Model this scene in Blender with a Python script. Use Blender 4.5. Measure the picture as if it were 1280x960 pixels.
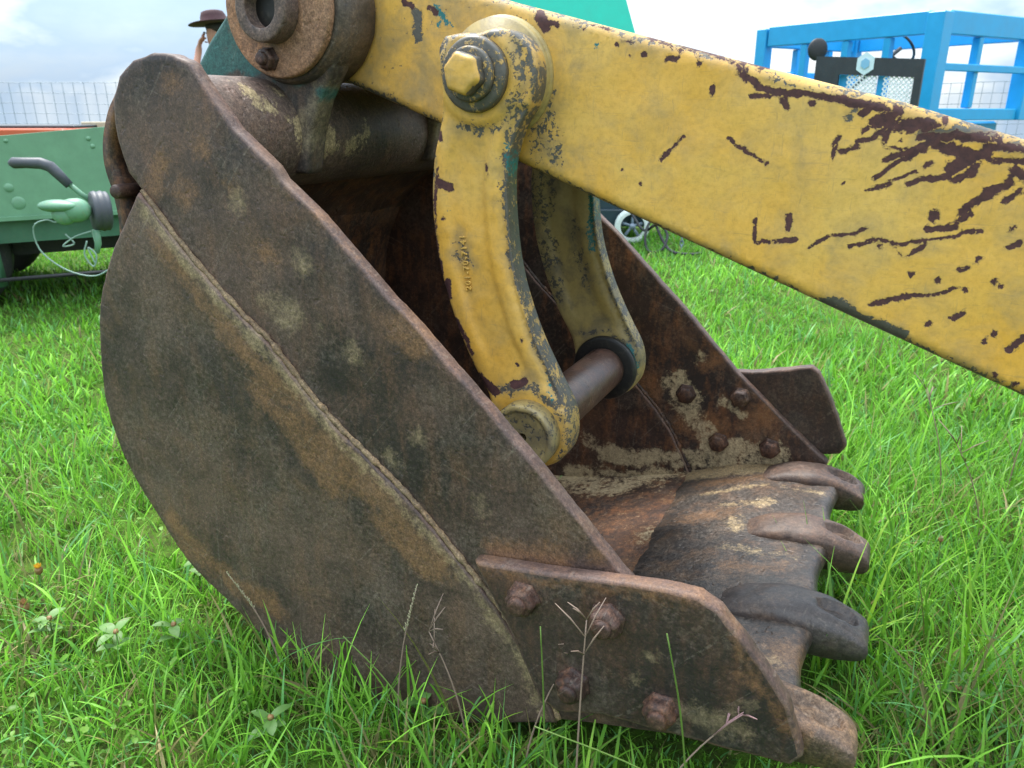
import bpy, bmesh, math, random
import numpy as np
from mathutils import Vector, Matrix, noise as mnoise
from mathutils.geometry import delaunay_2d_cdt

for o in list(bpy.data.objects):
    bpy.data.objects.remove(o)
scene = bpy.context.scene
R = math.radians
random.seed(7)
RNG = np.random.default_rng(11)

# ------------------------------------------------------------------ camera
cam_d = bpy.data.cameras.new('camera')
cam = bpy.data.objects.new('camera', cam_d)
scene.collection.objects.link(cam)
scene.camera = cam
cam.location = (0, 0, 1.04)
cam.rotation_euler = (R(90 - 19.46), 0, 0)
cam_d.sensor_width = 36
cam_d.lens = 36 * 962 / 1280
cam_d.clip_start = 0.02
cam_d.clip_end = 2000
cam_d.dof.use_dof = True
cam_d.dof.focus_distance = 1.35
cam_d.dof.aperture_fstop = 8.5

# ------------------------------------------------------------------ light
SUN_EL, SUN_AZ = R(62), R(-35)          # azimuth measured from +Y towards +X
world = bpy.data.worlds.new('World')
scene.world = world
world.use_nodes = True
wn, wl = world.node_tree.nodes, world.node_tree.links
wn.clear()
def wnode(t, **k):
    n = wn.new(t)
    for a, b in k.items():
        setattr(n, a, b)
    return n
w_out = wnode('ShaderNodeOutputWorld')
w_bg = wnode('ShaderNodeBackground')
w_bg.inputs['Strength'].default_value = 0.1
wl.new(w_bg.outputs[0], w_out.inputs[0])
w_tc = wnode('ShaderNodeTexCoord')
w_sep = wnode('ShaderNodeSeparateXYZ')
wl.new(w_tc.outputs['Generated'], w_sep.inputs[0])
def wmath(op, a, b=None, clamp=False):
    n = wnode('ShaderNodeMath', operation=op, use_clamp=clamp)
    for i, v in enumerate((a, b)):
        if v is None:
            continue
        if isinstance(v, (int, float)):
            n.inputs[i].default_value = v
        else:
            wl.new(v, n.inputs[i])
    return n.outputs[0]
zc = wmath('MAXIMUM', w_sep.outputs[2], 0.015)
w_cmb = wnode('ShaderNodeCombineXYZ')
wl.new(w_sep.outputs[0], w_cmb.inputs[0]); wl.new(w_sep.outputs[1], w_cmb.inputs[1]); wl.new(zc, w_cmb.inputs[2])
sky = wnode('ShaderNodeTexSky', sky_type='NISHITA')
sky.sun_disc = False
sky.sun_elevation = SUN_EL
sky.sun_rotation = SUN_AZ
sky.air_density = 1.2
sky.dust_density = 2.0
wl.new(w_cmb.outputs[0], sky.inputs[0])
# overcast cloud layer
w_sc = wnode('ShaderNodeVectorMath', operation='MULTIPLY')
wl.new(w_cmb.outputs[0], w_sc.inputs[0]); w_sc.inputs[1].default_value = (1.0, 1.0, 2.3)
def wnoise(scale, detail, rough, off):
    m = wnode('ShaderNodeMapping')
    m.inputs['Location'].default_value = off
    wl.new(w_sc.outputs[0], m.inputs[0])
    n = wnode('ShaderNodeTexNoise')
    n.inputs['Scale'].default_value = scale
    n.inputs['Detail'].default_value = detail
    n.inputs['Roughness'].default_value = rough
    wl.new(m.outputs[0], n.inputs['Vector'])
    return n.outputs[0]
def wramp(fac, stops):
    r = wnode('ShaderNodeValToRGB')
    el = r.color_ramp.elements
    while len(el) < len(stops):
        el.new(0.5)
    for e, (p, c) in zip(el, stops):
        e.position = p
        e.color = c if len(c) == 4 else (*c, 1)
    wl.new(fac, r.inputs[0])
    return r.outputs[0]
def wmix(fac, a, b, blend='MIX'):
    m = wnode('ShaderNodeMix', data_type='RGBA', blend_type=blend)
    for s, v in ((m.inputs[0], fac), (m.inputs[6], a), (m.inputs[7], b)):
        if isinstance(v, (int, float)):
            s.default_value = v
        elif isinstance(v, tuple):
            s.default_value = (*v, 1)
        else:
            wl.new(v, s)
    return m.outputs[2]
SKY_OFF = (0.35, 0.1, 0.0)
c1 = wnoise(2.6, 5, 0.52, SKY_OFF)
c2 = wnoise(9.0, 5, 0.58, (5.1, 2.2, 1.0))
cl = wmath('ADD', wmath('MULTIPLY', c1, 0.72), wmath('MULTIPLY', c2, 0.28))
cloud_col = wramp(cl, [(0.36, (1.35, 2.1, 3.1)), (0.455, (2.05, 2.8, 3.7)), (0.53, (3.6, 4.05, 4.4)), (0.62, (5.6, 5.6, 5.6))])
grad = wmath('ADD', wmath('MULTIPLY', zc, 2.0), 0.56)     # CIE overcast law: the zenith is about three times the horizon
cloud_lit = wnode('ShaderNodeVectorMath', operation='SCALE')
wl.new(cloud_col, cloud_lit.inputs[0]); wl.new(grad, cloud_lit.inputs['Scale'])
cover = wramp(cl, [(0.22, (0.55, 0.55, 0.55)), (0.45, (0.95, 0.95, 0.95))])
sky_mix = wmix(cover, sky.outputs[0], cloud_lit.outputs[0])
wl.new(sky_mix, w_bg.inputs[0])

sun_d = bpy.data.lights.new('sun', 'SUN')
sun_d.energy = 1.5
sun_d.angle = R(15)
sun_d.color = (1.0, 0.96, 0.9)
sun = bpy.data.objects.new('sun', sun_d)
scene.collection.objects.link(sun)
sv = Vector((math.sin(SUN_AZ) * math.cos(SUN_EL), math.cos(SUN_AZ) * math.cos(SUN_EL), math.sin(SUN_EL)))
sun.rotation_euler = sv.to_track_quat('Z', 'Y').to_euler()
sun.location = (0, 0, 8)

vs = scene.view_settings
vs.view_transform = 'Standard'
vs.look = 'None'
vs.gamma = 1
vs.use_curve_mapping = False
vs.exposure = 1.97
scene.render.engine = 'CYCLES'
scene.cycles.max_bounces = 5
scene.cycles.diffuse_bounces = 3
scene.cycles.glossy_bounces = 2
scene.cycles.transmission_bounces = 3
scene.cycles.transparent_max_bounces = 8

# ------------------------------------------------------------------ material helper
class M:
    def __init__(s, name):
        s.m = bpy.data.materials.new(name)
        s.m.use_nodes = True
        s.n, s.l = s.m.node_tree.nodes, s.m.node_tree.links
        s.n.clear()
        s.out = s.n.new('ShaderNodeOutputMaterial')
        s.tc = s.n.new('ShaderNodeTexCoord').outputs['Object']
    def put(s, sock, v):
        if v is None:
            return
        if isinstance(v, (int, float)):
            sock.default_value = v
        elif isinstance(v, tuple):
            sock.default_value = (*v, 1) if len(v) == 3 and sock.type == 'RGBA' else v
        else:
            s.l.new(v, sock)
    def noise(s, scale, detail=4, rough=0.55, dist=0.0, stretch=None, off=None, vec=None, rot=None):
        v = vec or s.tc
        if rot:
            mr = s.n.new('ShaderNodeMapping'); mr.inputs['Rotation'].default_value = rot
            s.l.new(v, mr.inputs[0]); v = mr.outputs[0]
        if stretch or off:
            mp = s.n.new('ShaderNodeMapping')
            if stretch:
                mp.inputs['Scale'].default_value = stretch
            if off:
                mp.inputs['Location'].default_value = off
            s.l.new(v, mp.inputs[0]); v = mp.outputs[0]
        t = s.n.new('ShaderNodeTexNoise')
        t.inputs['Scale'].default_value = scale
        t.inputs['Detail'].default_value = detail
        t.inputs['Roughness'].default_value = rough
        t.inputs['Distortion'].default_value = dist
        s.l.new(v, t.inputs['Vector'])
        return t.outputs[0]
    def ramp(s, fac, stops):
        r = s.n.new('ShaderNodeValToRGB')
        el = r.color_ramp.elements
        while len(el) < len(stops):
            el.new(0.5)
        for e, (p, c) in zip(el, stops):
            e.position = p
            e.color = (c, c, c, 1) if isinstance(c, (int, float)) else (*c, 1)
        s.l.new(fac, r.inputs[0])
        return r.outputs[0]
    def mix(s, fac, a, b, blend='MIX'):
        m = s.n.new('ShaderNodeMix')
        m.data_type = 'RGBA'; m.blend_type = blend
        s.put(m.inputs[0], fac); s.put(m.inputs[6], a); s.put(m.inputs[7], b)
        return m.outputs[2]
    def math(s, op, a, b=None, clamp=False):
        m = s.n.new('ShaderNodeMath')
        m.operation = op; m.use_clamp = clamp
        s.put(m.inputs[0], a); s.put(m.inputs[1], b)
        return m.outputs[0]
    def attr(s, name):
        a = s.n.new('ShaderNodeAttribute')
        a.attribute_name = name
        return a
    def wear(s):
        sp = s.n.new('ShaderNodeSeparateColor')
        s.l.new(s.attr('wear').outputs['Color'], sp.inputs[0])
        return sp.outputs
    def bump(s, h, strength=0.3, dist=0.004, normal=None):
        b = s.n.new('ShaderNodeBump')
        b.inputs['Strength'].default_value = strength
        b.inputs['Distance'].default_value = dist
        s.l.new(h, b.inputs['Height'])
        if normal is not None:
            s.l.new(normal, b.inputs['Normal'])
        return b.outputs[0]
    def bsdf(s, col, rough=0.6, metal=0.0, normal=None, spec=None, coat=None):
        b = s.n.new('ShaderNodeBsdfPrincipled')
        s.put(b.inputs['Base Color'], col); s.put(b.inputs['Roughness'], rough); s.put(b.inputs['Metallic'], metal)
        if spec is not None:
            s.put(b.inputs['Specular IOR Level'], spec)
        if coat:
            s.put(b.inputs['Coat Weight'], coat)
        if normal is not None:
            s.l.new(normal, b.inputs['Normal'])
        s.l.new(b.outputs[0], s.out.inputs[0])
        return s.m
    def mask(s, a, nz, amp=0.25, lo=0.47, hi=0.53):
        """wear attribute plus noise, cut to a crisp edge"""
        f = s.math('ADD', a, s.math('MULTIPLY', s.math('SUBTRACT', nz, 0.5), amp))
        return s.ramp(f, [(lo, 0.0), (hi, 1.0)])

def rust_steel(name, dark=(0.036, 0.031, 0.026), mid=(0.075, 0.054, 0.038), rust=(0.17, 0.075, 0.028),
               tan=(0.36, 0.265, 0.15), tan_d=(0.17, 0.12, 0.07), rust_amt=0.5, rough=0.62, off=(0, 0, 0), tan_cut=(0.45, 0.95), tan_amt=0.55, bloom_amt=0.28, grain=0.5, relief=0.3):
    s = M(name)
    big = s.noise(3.2, 4, 0.6, 0.3, off=off)
    med = s.noise(19, 4, 0.7, 0.4, off=off)
    run = s.noise(26, 3, 0.65, stretch=(1.0, 1.0, 0.28), off=(off[0] + 4, off[1], off[2]))
    fine = s.noise(120, 4, 0.75, off=off)
    spk = s.noise(330, 2, 0.7, off=off)
    w = s.wear()
    tone = s.math('ADD', s.math('MULTIPLY', big, 0.72), s.math('ADD', s.math('MULTIPLY', med, 0.16), s.math('MULTIPLY', fine, 0.12)))
    c = s.mix(s.ramp(tone, [(0.42, 0.0), (0.58, 1.0)]), dark, mid)
    c = s.mix(s.math('MULTIPLY', s.ramp(s.math('ADD', s.math('MULTIPLY', run, 0.75), s.math('MULTIPLY', fine, 0.25)), [(0.49, 0.0), (0.68, 1.0)]), rust_amt), c, rust)
    stain = s.noise(8.5, 5, 0.68, 0.7, off=(off[0] + 7, 2, 5))
    c = s.mix(s.math('MULTIPLY', s.ramp(stain, [(0.53, 0.0), (0.70, 1.0)]), rust_amt * 0.8), c, s.mix(fine, rust, (0.20, 0.12, 0.06)))
    c = s.mix(s.math('MULTIPLY', s.ramp(stain, [(0.30, 1.0), (0.45, 0.0)]), 0.6), c, tuple(v * 0.5 for v in dark))
    # dusty grey bloom, broken up by grain
    bloom = s.math('ADD', s.math('MULTIPLY', s.noise(7, 4, 0.7, 0.6, off=(3.1 + off[0], 1.7, 0.4)), 0.6), s.math('MULTIPLY', fine, 0.4))
    c = s.mix(s.math('MULTIPLY', s.ramp(bloom, [(0.50, 0.0), (0.63, 1.0)]), bloom_amt), c, (0.135, 0.112, 0.088))
    blot = s.math('ADD', s.math('MULTIPLY', med, 0.45), s.math('MULTIPLY', s.noise(70, 4, 0.8, off=(off[0] + 2, 1, 1)), 0.6))
    c = s.mix(s.math('MULTIPLY', s.mask(w[0], blot, 2.0, 0.38, 0.88), 0.72), c, s.mix(fine, rust, (0.21, 0.11, 0.048)))
    c = s.mix(s.math('MULTIPLY', s.mask(w[1], blot, 2.0, *tan_cut), tan_amt), c, s.mix(fine, tan_d, tan))
    c = s.mix(s.math('MULTIPLY', s.mask(w[2], med, 0.9, 0.42, 0.60), 0.8), c, s.mix(fine, (0.012, 0.05, 0.05), (0.03, 0.15, 0.13)))
    c = s.mix(grain, c, s.ramp(fine, [(0.28, 0.40), (0.5, 1.0), (0.70, 1.6)]), 'MULTIPLY')
    c = s.mix(grain * 0.7, c, s.ramp(spk, [(0.34, 0.35), (0.5, 1.0), (0.68, 1.8)]), 'MULTIPLY')
    # thin bright scratches along two directions
    for k, (rt, th) in enumerate((((0, 0.85, 0), 0.690), ((0, -0.35, 0), 0.715), ((0, 1.5, 0), 0.715))):
        scr = s.noise(30, 1, 0.5, 0.5, stretch=(0.12, 1.0, 5.0), off=(2.2 + k * 3, 0, k), rot=rt)
        brk = s.math('MULTIPLY', s.ramp(scr, [(th, 0.0), (th + .02, 1.0)]), s.ramp(fine, [(0.42, 0.0), (0.55, 1.0)]))
        c = s.mix(s.math('MULTIPLY', brk, 0.2), c, (0.24, 0.20, 0.16))
    rgh = s.math('ADD', s.math('MULTIPLY', fine, 0.35), rough - 0.17)
    pits = s.ramp(s.noise(60, 1, 0.6, off=(off[0], 4, 0)), [(0.27, 0.0), (0.36, 1.0)])
    h = s.math('ADD', s.math('MULTIPLY', fine, 0.8), s.math('MULTIPLY', pits, 0.7))
    return s.bsdf(c, rgh, 0.0, s.bump(h, relief, 0.003), spec=0.42)

def chipped_paint(name, paint=(0.62, 0.320, 0.040), pale=(0.60, 0.365, 0.085), dirty=(0.27, 0.20, 0.095),
                  under=(0.040, 0.015, 0.016), rough=0.42, grime=0.5, off=(0, 0, 0), attr_amp=0.62):
    s = M(name)
    w = s.wear()
    big = s.noise(3.6, 4, 0.6, 0.3, off=off)
    med = s.noise(17, 4, 0.65, 0.4, off=off)
    fine = s.noise(110, 4, 0.7, off=off)
    jag = s.noise(120, 4, 0.72, 0.6, off=(1.3, 0.2, 7.7))
    c = s.mix(s.ramp(big, [(0.35, 0.0), (0.65, 1.0)]), paint, pale)
    c = s.mix(s.math('MULTIPLY', s.ramp(med, [(0.46, 0.0), (0.74, 1.0)]), grime), c, dirty)
    # faint rub marks and scratches
    for k, st in enumerate(((1, 1, 9), (9, 1, 1.4))):
        scr = s.noise(24, 3, 0.55, 0.9, stretch=st, off=(k * 3.3, 0, 1.1))
        c = s.mix(s.math('MULTIPLY', s.ramp(scr, [(0.63, 0.0), (0.70, 1.0)]), 0.22), c, (0.19, 0.15, 0.09))
    c = s.mix(0.35, c, s.ramp(fine, [(0.3, 0.6), (0.5, 1.0), (0.75, 1.25)]), 'MULTIPLY')
    soft = s.ramp(s.math('ADD', w[1], s.math('MULTIPLY', s.math('SUBTRACT', med, 0.5), 1.2)), [(0.15, 0.0), (0.75, 1.0)])
    c = s.mix(s.math('MULTIPLY', soft, 0.62), c, s.mix(fine, (0.13, 0.105, 0.06), (0.26, 0.20, 0.105)))
    flake = s.mask(w[1], s.math('ADD', s.math('MULTIPLY', jag, 0.6), s.math('MULTIPLY', s.noise(45, 4, 0.75, 0.3, off=(3, 3, 3)), 0.5)), 1.7, 0.60, 0.66)
    c = s.mix(flake, c, s.mix(fine, (0.030, 0.028, 0.026), (0.13, 0.115, 0.09)))
    teal = s.mask(w[2], s.noise(150, 3, 0.75, off=(8, 1, 2)), 1.6, 0.52, 0.58)
    c = s.mix(teal, c, s.mix(fine, (0.012, 0.075, 0.075), (0.02, 0.19, 0.20)))
    # small stray chips
    spots = s.noise(34, 4, 0.6, 0.3, off=(6.0, 3.0, 2.0))
    stray = s.ramp(spots, [(0.765, 0.0), (0.775, 1.0)])
    chip = s.math('MAXIMUM', s.mask(w[0], jag, attr_amp, 0.485, 0.515), stray)
    rim = s.mask(w[0], jag, attr_amp, 0.425, 0.455)
    c = s.mix(s.math('MULTIPLY', rim, 0.45), c, (0.20, 0.12, 0.045))
    c = s.mix(chip, c, s.mix(s.ramp(fine, [(0.35, 0.0), (0.7, 1.0)]), under, (0.085, 0.030, 0.026)))
    rgh = s.mix(chip, s.math('ADD', s.math('MULTIPLY', med, 0.3), rough - 0.12), (0.75, 0.75, 0.75))
    h = s.math('SUBTRACT', s.math('ADD', s.math('MULTIPLY', fine, 0.30), s.math('MULTIPLY', med, 0.40)), s.math('MULTIPLY', s.math('MAXIMUM', chip, s.math('MULTIPLY', flake, 0.7)), 1.0))
    return s.bsdf(c, rgh, 0.0, s.bump(h, 0.6, 0.0022), spec=0.45)

def plain_paint(name, col, var=0.25, rough=0.45, metal=0.0, scale=9.0, dirt=(0.12, 0.10, 0.07), dirt_amt=0.25, bump=0.15):
    s = M(name)
    a = s.noise(scale, 5, 0.6, 0.3)
    b = s.noise(scale * 9, 4, 0.65)
    c = s.mix(s.ramp(a, [(0.3, 0.0), (0.7, 1.0)]), tuple(v * (1 - var) for v in col), tuple(min(1, v * (1 + var * 0.6)) for v in col))
    c = s.mix(s.math('MULTIPLY', s.ramp(b, [(0.52, 0.0), (0.75, 1.0)]), dirt_amt), c, dirt)
    return s.bsdf(c, s.math('ADD', s.math('MULTIPLY', a, 0.25), rough - 0.1), metal, s.bump(b, bump, 0.003))

MAT = {}
MAT['plate'] = rust_steel('rusted_side_steel', dark=(0.026, 0.0175, 0.0165), mid=(0.084, 0.051, 0.040), rust=(0.15, 0.068, 0.035), rust_amt=0.36, rough=0.5, grain=0.62)
MAT['skin'] = rust_steel('rusted_lower_side_steel', dark=(0.040, 0.0275, 0.0235), mid=(0.098, 0.063, 0.047), rust=(0.155, 0.079, 0.042), rust_amt=0.36, rough=0.5, off=(2, 5, 3), tan_cut=(0.45, 0.80), tan_amt=0.75, grain=0.6)
MAT['edge'] = rust_steel('rubbed_rust_edge', dark=(0.052, 0.031, 0.026), mid=(0.108, 0.064, 0.051), rust=(0.17, 0.085, 0.05), rough=0.6)
MAT['cutter'] = rust_steel('dark_rusty_steel', dark=(0.018, 0.012, 0.0105), mid=(0.044, 0.027, 0.021), rust=(0.15, 0.058, 0.027), rust_amt=0.28, off=(4, 0, 2))
MAT['bolt'] = rust_steel('rusty_bolt', dark=(0.036, 0.017, 0.012), mid=(0.070, 0.031, 0.020), rust=(0.17, 0.070, 0.030), rust_amt=0.6, bloom_amt=0.12, grain=0.8, relief=0.5, off=(1, 3, 2))
MAT['inside'] = rust_steel('bucket_inside_steel', dark=(0.024, 0.015, 0.012), mid=(0.060, 0.031, 0.021), rust=(0.23, 0.088, 0.030), tan=(0.56, 0.45, 0.27), tan_d=(0.27, 0.20, 0.115), rust_amt=0.6, off=(7, 1, 0), tan_cut=(0.52, 0.74), tan_amt=0.85)
MAT['floor'] = rust_steel('worn_floor_steel', dark=(0.034, 0.028, 0.025), mid=(0.064, 0.050, 0.041), rust=(0.15, 0.078, 0.04), tan=(0.46, 0.34, 0.18), tan_d=(0.22, 0.15, 0.08), rust_amt=0.45, rough=0.42, tan_cut=(0.55, 0.85), tan_amt=0.7, off=(2, 8, 0), grain=0.75, relief=0.5)
MAT['tooth'] = rust_steel('worn_tooth_steel', dark=(0.052, 0.043, 0.040), mid=(0.082, 0.064, 0.056), rust=(0.15, 0.085, 0.05), rust_amt=0.35, rough=0.5, off=(9, 2, 1))
MAT['tooth_brown'] = rust_steel('brown_tooth_steel', dark=(0.05, 0.032, 0.026), mid=(0.09, 0.056, 0.042), rust=(0.17, 0.085, 0.05), rust_amt=0.5, rough=0.55, off=(3, 2, 9))
MAT['tooth_tan'] = rust_steel('earthy_tooth_steel', dark=(0.062, 0.038, 0.028), mid=(0.125, 0.082, 0.054), rust=(0.22, 0.115, 0.05), rust_amt=0.6, rough=0.6, off=(5, 2, 1), grain=0.75, relief=0.5)
MAT['weld'] = rust_steel('dirty_weld_bead', dark=(0.12, 0.078, 0.044), mid=(0.23, 0.16, 0.088), rust=(0.24, 0.13, 0.055), tan=(0.44, 0.33, 0.19), rust_amt=0.5, rough=0.75, off=(3, 3, 3), grain=0.75, relief=0.5)
MAT['tube'] = rust_steel('worn_painted_tube', dark=(0.055, 0.040, 0.033), mid=(0.105, 0.070, 0.055), rust=(0.16, 0.09, 0.065), tan=(0.46, 0.36, 0.19), rust_amt=0.5, rough=0.55, off=(6, 6, 1), tan_cut=(0.62, 0.72), tan_amt=0.85, grain=0.75, relief=0.5)
MAT['disc'] = rust_steel('orange_rust_disc', dark=(0.16, 0.078, 0.042), mid=(0.24, 0.13, 0.072), rust=(0.32, 0.15, 0.065), rust_amt=0.8, rough=0.7, off=(8, 0, 5), grain=0.75, relief=0.5)
MAT['ear'] = rust_steel('teal_flaked_ear_steel', dark=(0.045, 0.036, 0.03), mid=(0.095, 0.07, 0.05), rust=(0.17, 0.10, 0.055), tan=(0.34, 0.29, 0.17), rust_amt=0.5, off=(1, 9, 5))
MAT['pin'] = rust_steel('greasy_pin_steel', dark=(0.042, 0.024, 0.020), mid=(0.088, 0.046, 0.034), rust=(0.17, 0.075, 0.045), rust_amt=0.4, rough=0.34, off=(0, 5, 5))
MAT['yellow'] = chipped_paint('chipped_yellow_paint')
MAT['yellow_link'] = chipped_paint('chipped_link_paint', grime=0.35, off=(4, 4, 4))
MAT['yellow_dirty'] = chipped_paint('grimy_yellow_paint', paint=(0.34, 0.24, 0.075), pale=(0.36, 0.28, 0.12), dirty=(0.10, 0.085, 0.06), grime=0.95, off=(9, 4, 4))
MAT['hole'] = plain_paint('hole_shade_seal_black', (0.012, 0.011, 0.010), rough=0.5)  # near-black: paints the shade in the pin hole, also colours the seal rings
# ------------------------------------------------------------------ geometry helpers
COL = scene.collection
def add(name, verts, faces, mats=None, parent=None, smooth=True, wear=None, midx=None, fix=True):
    me = bpy.data.meshes.new(name)
    me.from_pydata([tuple(map(float, v)) for v in verts], [], faces)
    if mats is not None:
        for m in (mats if isinstance(mats, (list, tuple)) else [mats]):
            me.materials.append(m)
    if midx is not None:
        me.polygons.foreach_set('material_index', midx)
    if fix:
        bm = bmesh.new(); bm.from_mesh(me)
        bmesh.ops.recalc_face_normals(bm, faces=bm.faces)
        bm.to_mesh(me); bm.free()
    if smooth:
        me.polygons.foreach_set('use_smooth', [True] * len(me.polygons))
    if wear is not None:
        a = me.attributes.new('wear', 'FLOAT_COLOR', 'POINT')
        buf = np.ones((len(me.vertices), 4), dtype=np.float32)
        buf[:, :3] = wear
        a.data.foreach_set('color', buf.ravel())
    me.update()
    o = bpy.data.objects.new(name, me)
    COL.objects.link(o)
    o.parent = parent
    return o
def empty(name, loc=(0, 0, 0), rz=0.0):
    o = bpy.data.objects.new(name, None)
    o.empty_display_size = 0.2
    COL.objects.link(o)
    o.location = loc
    o.rotation_euler = (0, 0, rz)
    return o
def tag(o, label=None, cat=None, group=None, kind=None):
    for k, v in (('label', label), ('category', cat), ('group', group), ('kind', kind)):
        if v:
            o[k] = v
    return o
def copy_tree(o, parent=None):
    c = o.copy(); COL.objects.link(c); c.parent = parent
    for ch in list(o.children):
        copy_tree(ch, c)
    return c

class MB:
    def __init__(s):
        s.v, s.f = [], []
    def face(s, pts):
        i = len(s.v); s.v += pts; s.f.append(list(range(i, i + len(pts))))
    def rings(s, rs, cap0=True, cap1=True, closed=True):
        b = len(s.v); n = len(rs[0])
        for r in rs:
            s.v += list(r)
        for k in range(len(rs) - 1):
            for j in range(n if closed else n - 1):
                a, c = b + k * n + j, b + k * n + (j + 1) % n
                s.f.append([a, c, c + n, a + n])
        if cap0:
            s.f.append([b + j for j in range(n)][::-1])
        if cap1:
            s.f.append([b + (len(rs) - 1) * n + j for j in range(n)])
        return s
    def box(s, c, d, rot=None, bev=0.0):
        M3 = rot or Matrix.Identity(3)
        h = [x / 2 for x in d]
        if bev <= 0:
            P = [Vector(c) + M3 @ Vector((x * h[0], y * h[1], z * h[2])) for x, y, z in
                 ((-1, -1, -1), (1, -1, -1), (1, 1, -1), (-1, 1, -1), (-1, -1, 1), (1, -1, 1), (1, 1, 1), (-1, 1, 1))]
            i = len(s.v); s.v += P
            for q in ((0, 3, 2, 1), (4, 5, 6, 7), (0, 1, 5, 4), (1, 2, 6, 5), (2, 3, 7, 6), (3, 0, 4, 7)):
                s.f.append([i + k for k in q])
            return s
        def ring(z, ins):
            x, y = h[0] - ins, h[1] - ins
            b_ = min(bev, x * 0.9, y * 0.9)
            pts = [(x - b_, -y), (x, -y + b_), (x, y - b_), (x - b_, y), (-x + b_, y), (-x, y - b_), (-x, -y + b_), (-x + b_, -y)]
            return [Vector(c) + M3 @ Vector((px, py, z)) for px, py in pts]
        return s.rings([ring(-h[2], bev), ring(-h[2] + bev, 0), ring(h[2] - bev, 0), ring(h[2], bev)])
    def bar(s, p0, p1, wx, wy, up=(0, 0, 1), bev=0.0):
        p0, p1 = Vector(p0), Vector(p1)
        z = (p1 - p0).normalized()
        x = Vector(up).cross(z)
        if x.length < 1e-4:
            x = Vector((1, 0, 0))
        x.normalize(); y = z.cross(x)
        return s.box((p0 + p1) / 2, (wx, wy, (p1 - p0).length), Matrix((x, y, z)).transposed(), bev)
    def lathe(s, p0, axis, prof, n=32, rfun=None, cap0=True, cap1=True):
        """prof: (distance along axis, radius) pairs"""
        p0, ax = Vector(p0), Vector(axis).normalized()
        x = ax.orthogonal().normalized() if abs(ax.z) > 0.9 else Vector((0, 0, 1)).cross(ax).normalized()
        y = ax.cross(x)
        rs = []
        P = [Vector(q) for q in prof]
        out = [P[0]]
        for a, b, c in zip(P[:-2], P[1:-1], P[2:]):        # small chamfers keep turned edges crisp
            if (b - a).length < 1e-6 or (c - b).length < 1e-6 or (b - a).angle(c - b) < 0.35:
                out.append(b); continue
            out += [b - (b - a).normalized() * min(.0014, (b - a).length * .3), b + (c - b).normalized() * min(.0014, (c - b).length * .3)]
        prof = out + [P[-1]]
        for t, r in prof:
            rs.append([p0 + ax * t + (x * math.cos(a) + y * math.sin(a)) * r * (rfun(a) if rfun else 1) for a in (2 * math.pi * j / n for j in range(n))])
        return s.rings(rs, cap0, cap1)
    def tube(s, pts, r, n=8, cap=True):
        pts = [Vector(p) for p in pts]
        rs = []
        up = Vector((0.31, 0.2, 0.93)).normalized()
        for i, p in enumerate(pts):
            t = (pts[min(i + 1, len(pts) - 1)] - pts[max(i - 1, 0)]).normalized()
            x = up.cross(t)
            if x.length < 1e-3:
                x = Vector((1, 0, 0)).cross(t)
            x.normalize(); y = t.cross(x)
            rr = r[i] if isinstance(r, (list, tuple)) else r
            rs.append([p + (x * math.cos(2 * math.pi * j / n) + y * math.sin(2 * math.pi * j / n)) * rr for j in range(n)])
        return s.rings(rs, cap, cap)
    def ell(s, c, rad, nu=14, nv=9):
        rs = []
        for k in range(1, nv):
            th = math.pi * k / nv
            rs.append([Vector((c[0] + rad[0] * math.sin(th) * math.cos(a), c[1] + rad[1] * math.sin(th) * math.sin(a), c[2] - rad[2] * math.cos(th)))
                       for a in (2 * math.pi * j / nu for j in range(nu))])
        return s.rings(rs)
    def jitter(s, amp, freq):
        s.v = [Vector(p) + mnoise.noise_vector(Vector(p) * freq) * amp for p in s.v]
        return s
    def build(s, name, mat, parent=None, smooth=True, wear=None):
        return add(name, s.v, s.f, mat, parent, smooth, wear)

def hexr(a):
    return min(1.0, 0.872 / math.cos((a % (math.pi / 3)) - math.pi / 6))
def spline(pts, n):
    """Catmull-Rom through pts"""
    P = [np.array(p, float) for p in pts]
    P = [2 * P[0] - P[1]] + P + [2 * P[-1] - P[-2]]
    out = []
    seg = len(P) - 3
    for i in range(n):
        t = i / (n - 1) * seg
        k = min(int(t), seg - 1); t -= k
        a, b, c, d = P[k:k + 4]
        out.append(0.5 * ((2 * b) + (c - a) * t + (2 * a - 5 * b + 4 * c - d) * t * t + (3 * b - 3 * c + d - a) * t ** 3))
    return out
def resample(poly, step):
    out = []
    n = len(poly)
    for i in range(n):
        a, b = np.array(poly[i], float), np.array(poly[(i + 1) % n], float)
        k = max(1, int(math.ceil(np.linalg.norm(b - a) / step)))
        for j in range(k):
            out.append(a + (b - a) * j / k)
    return out
def area(poly):
    return 0.5 * sum(poly[i][0] * poly[(i + 1) % len(poly)][1] - poly[(i + 1) % len(poly)][0] * poly[i][1] for i in range(len(poly)))
def inset(loop, d):
    n = len(loop); out = []
    for i in range(n):
        e0 = loop[i] - loop[i - 1]; e1 = loop[(i + 1) % n] - loop[i]
        n0 = np.array([-e0[1], e0[0]]) / (np.linalg.norm(e0) + 1e-9); n1 = np.array([-e1[1], e1[0]]) / (np.linalg.norm(e1) + 1e-9)
        m = n0 + n1
        L_ = np.linalg.norm(m)
        m = n0 if L_ < 0.2 else m / L_
        out.append(loop[i] + m * d / max(0.45, float(m @ n0)))
    return out
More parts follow.
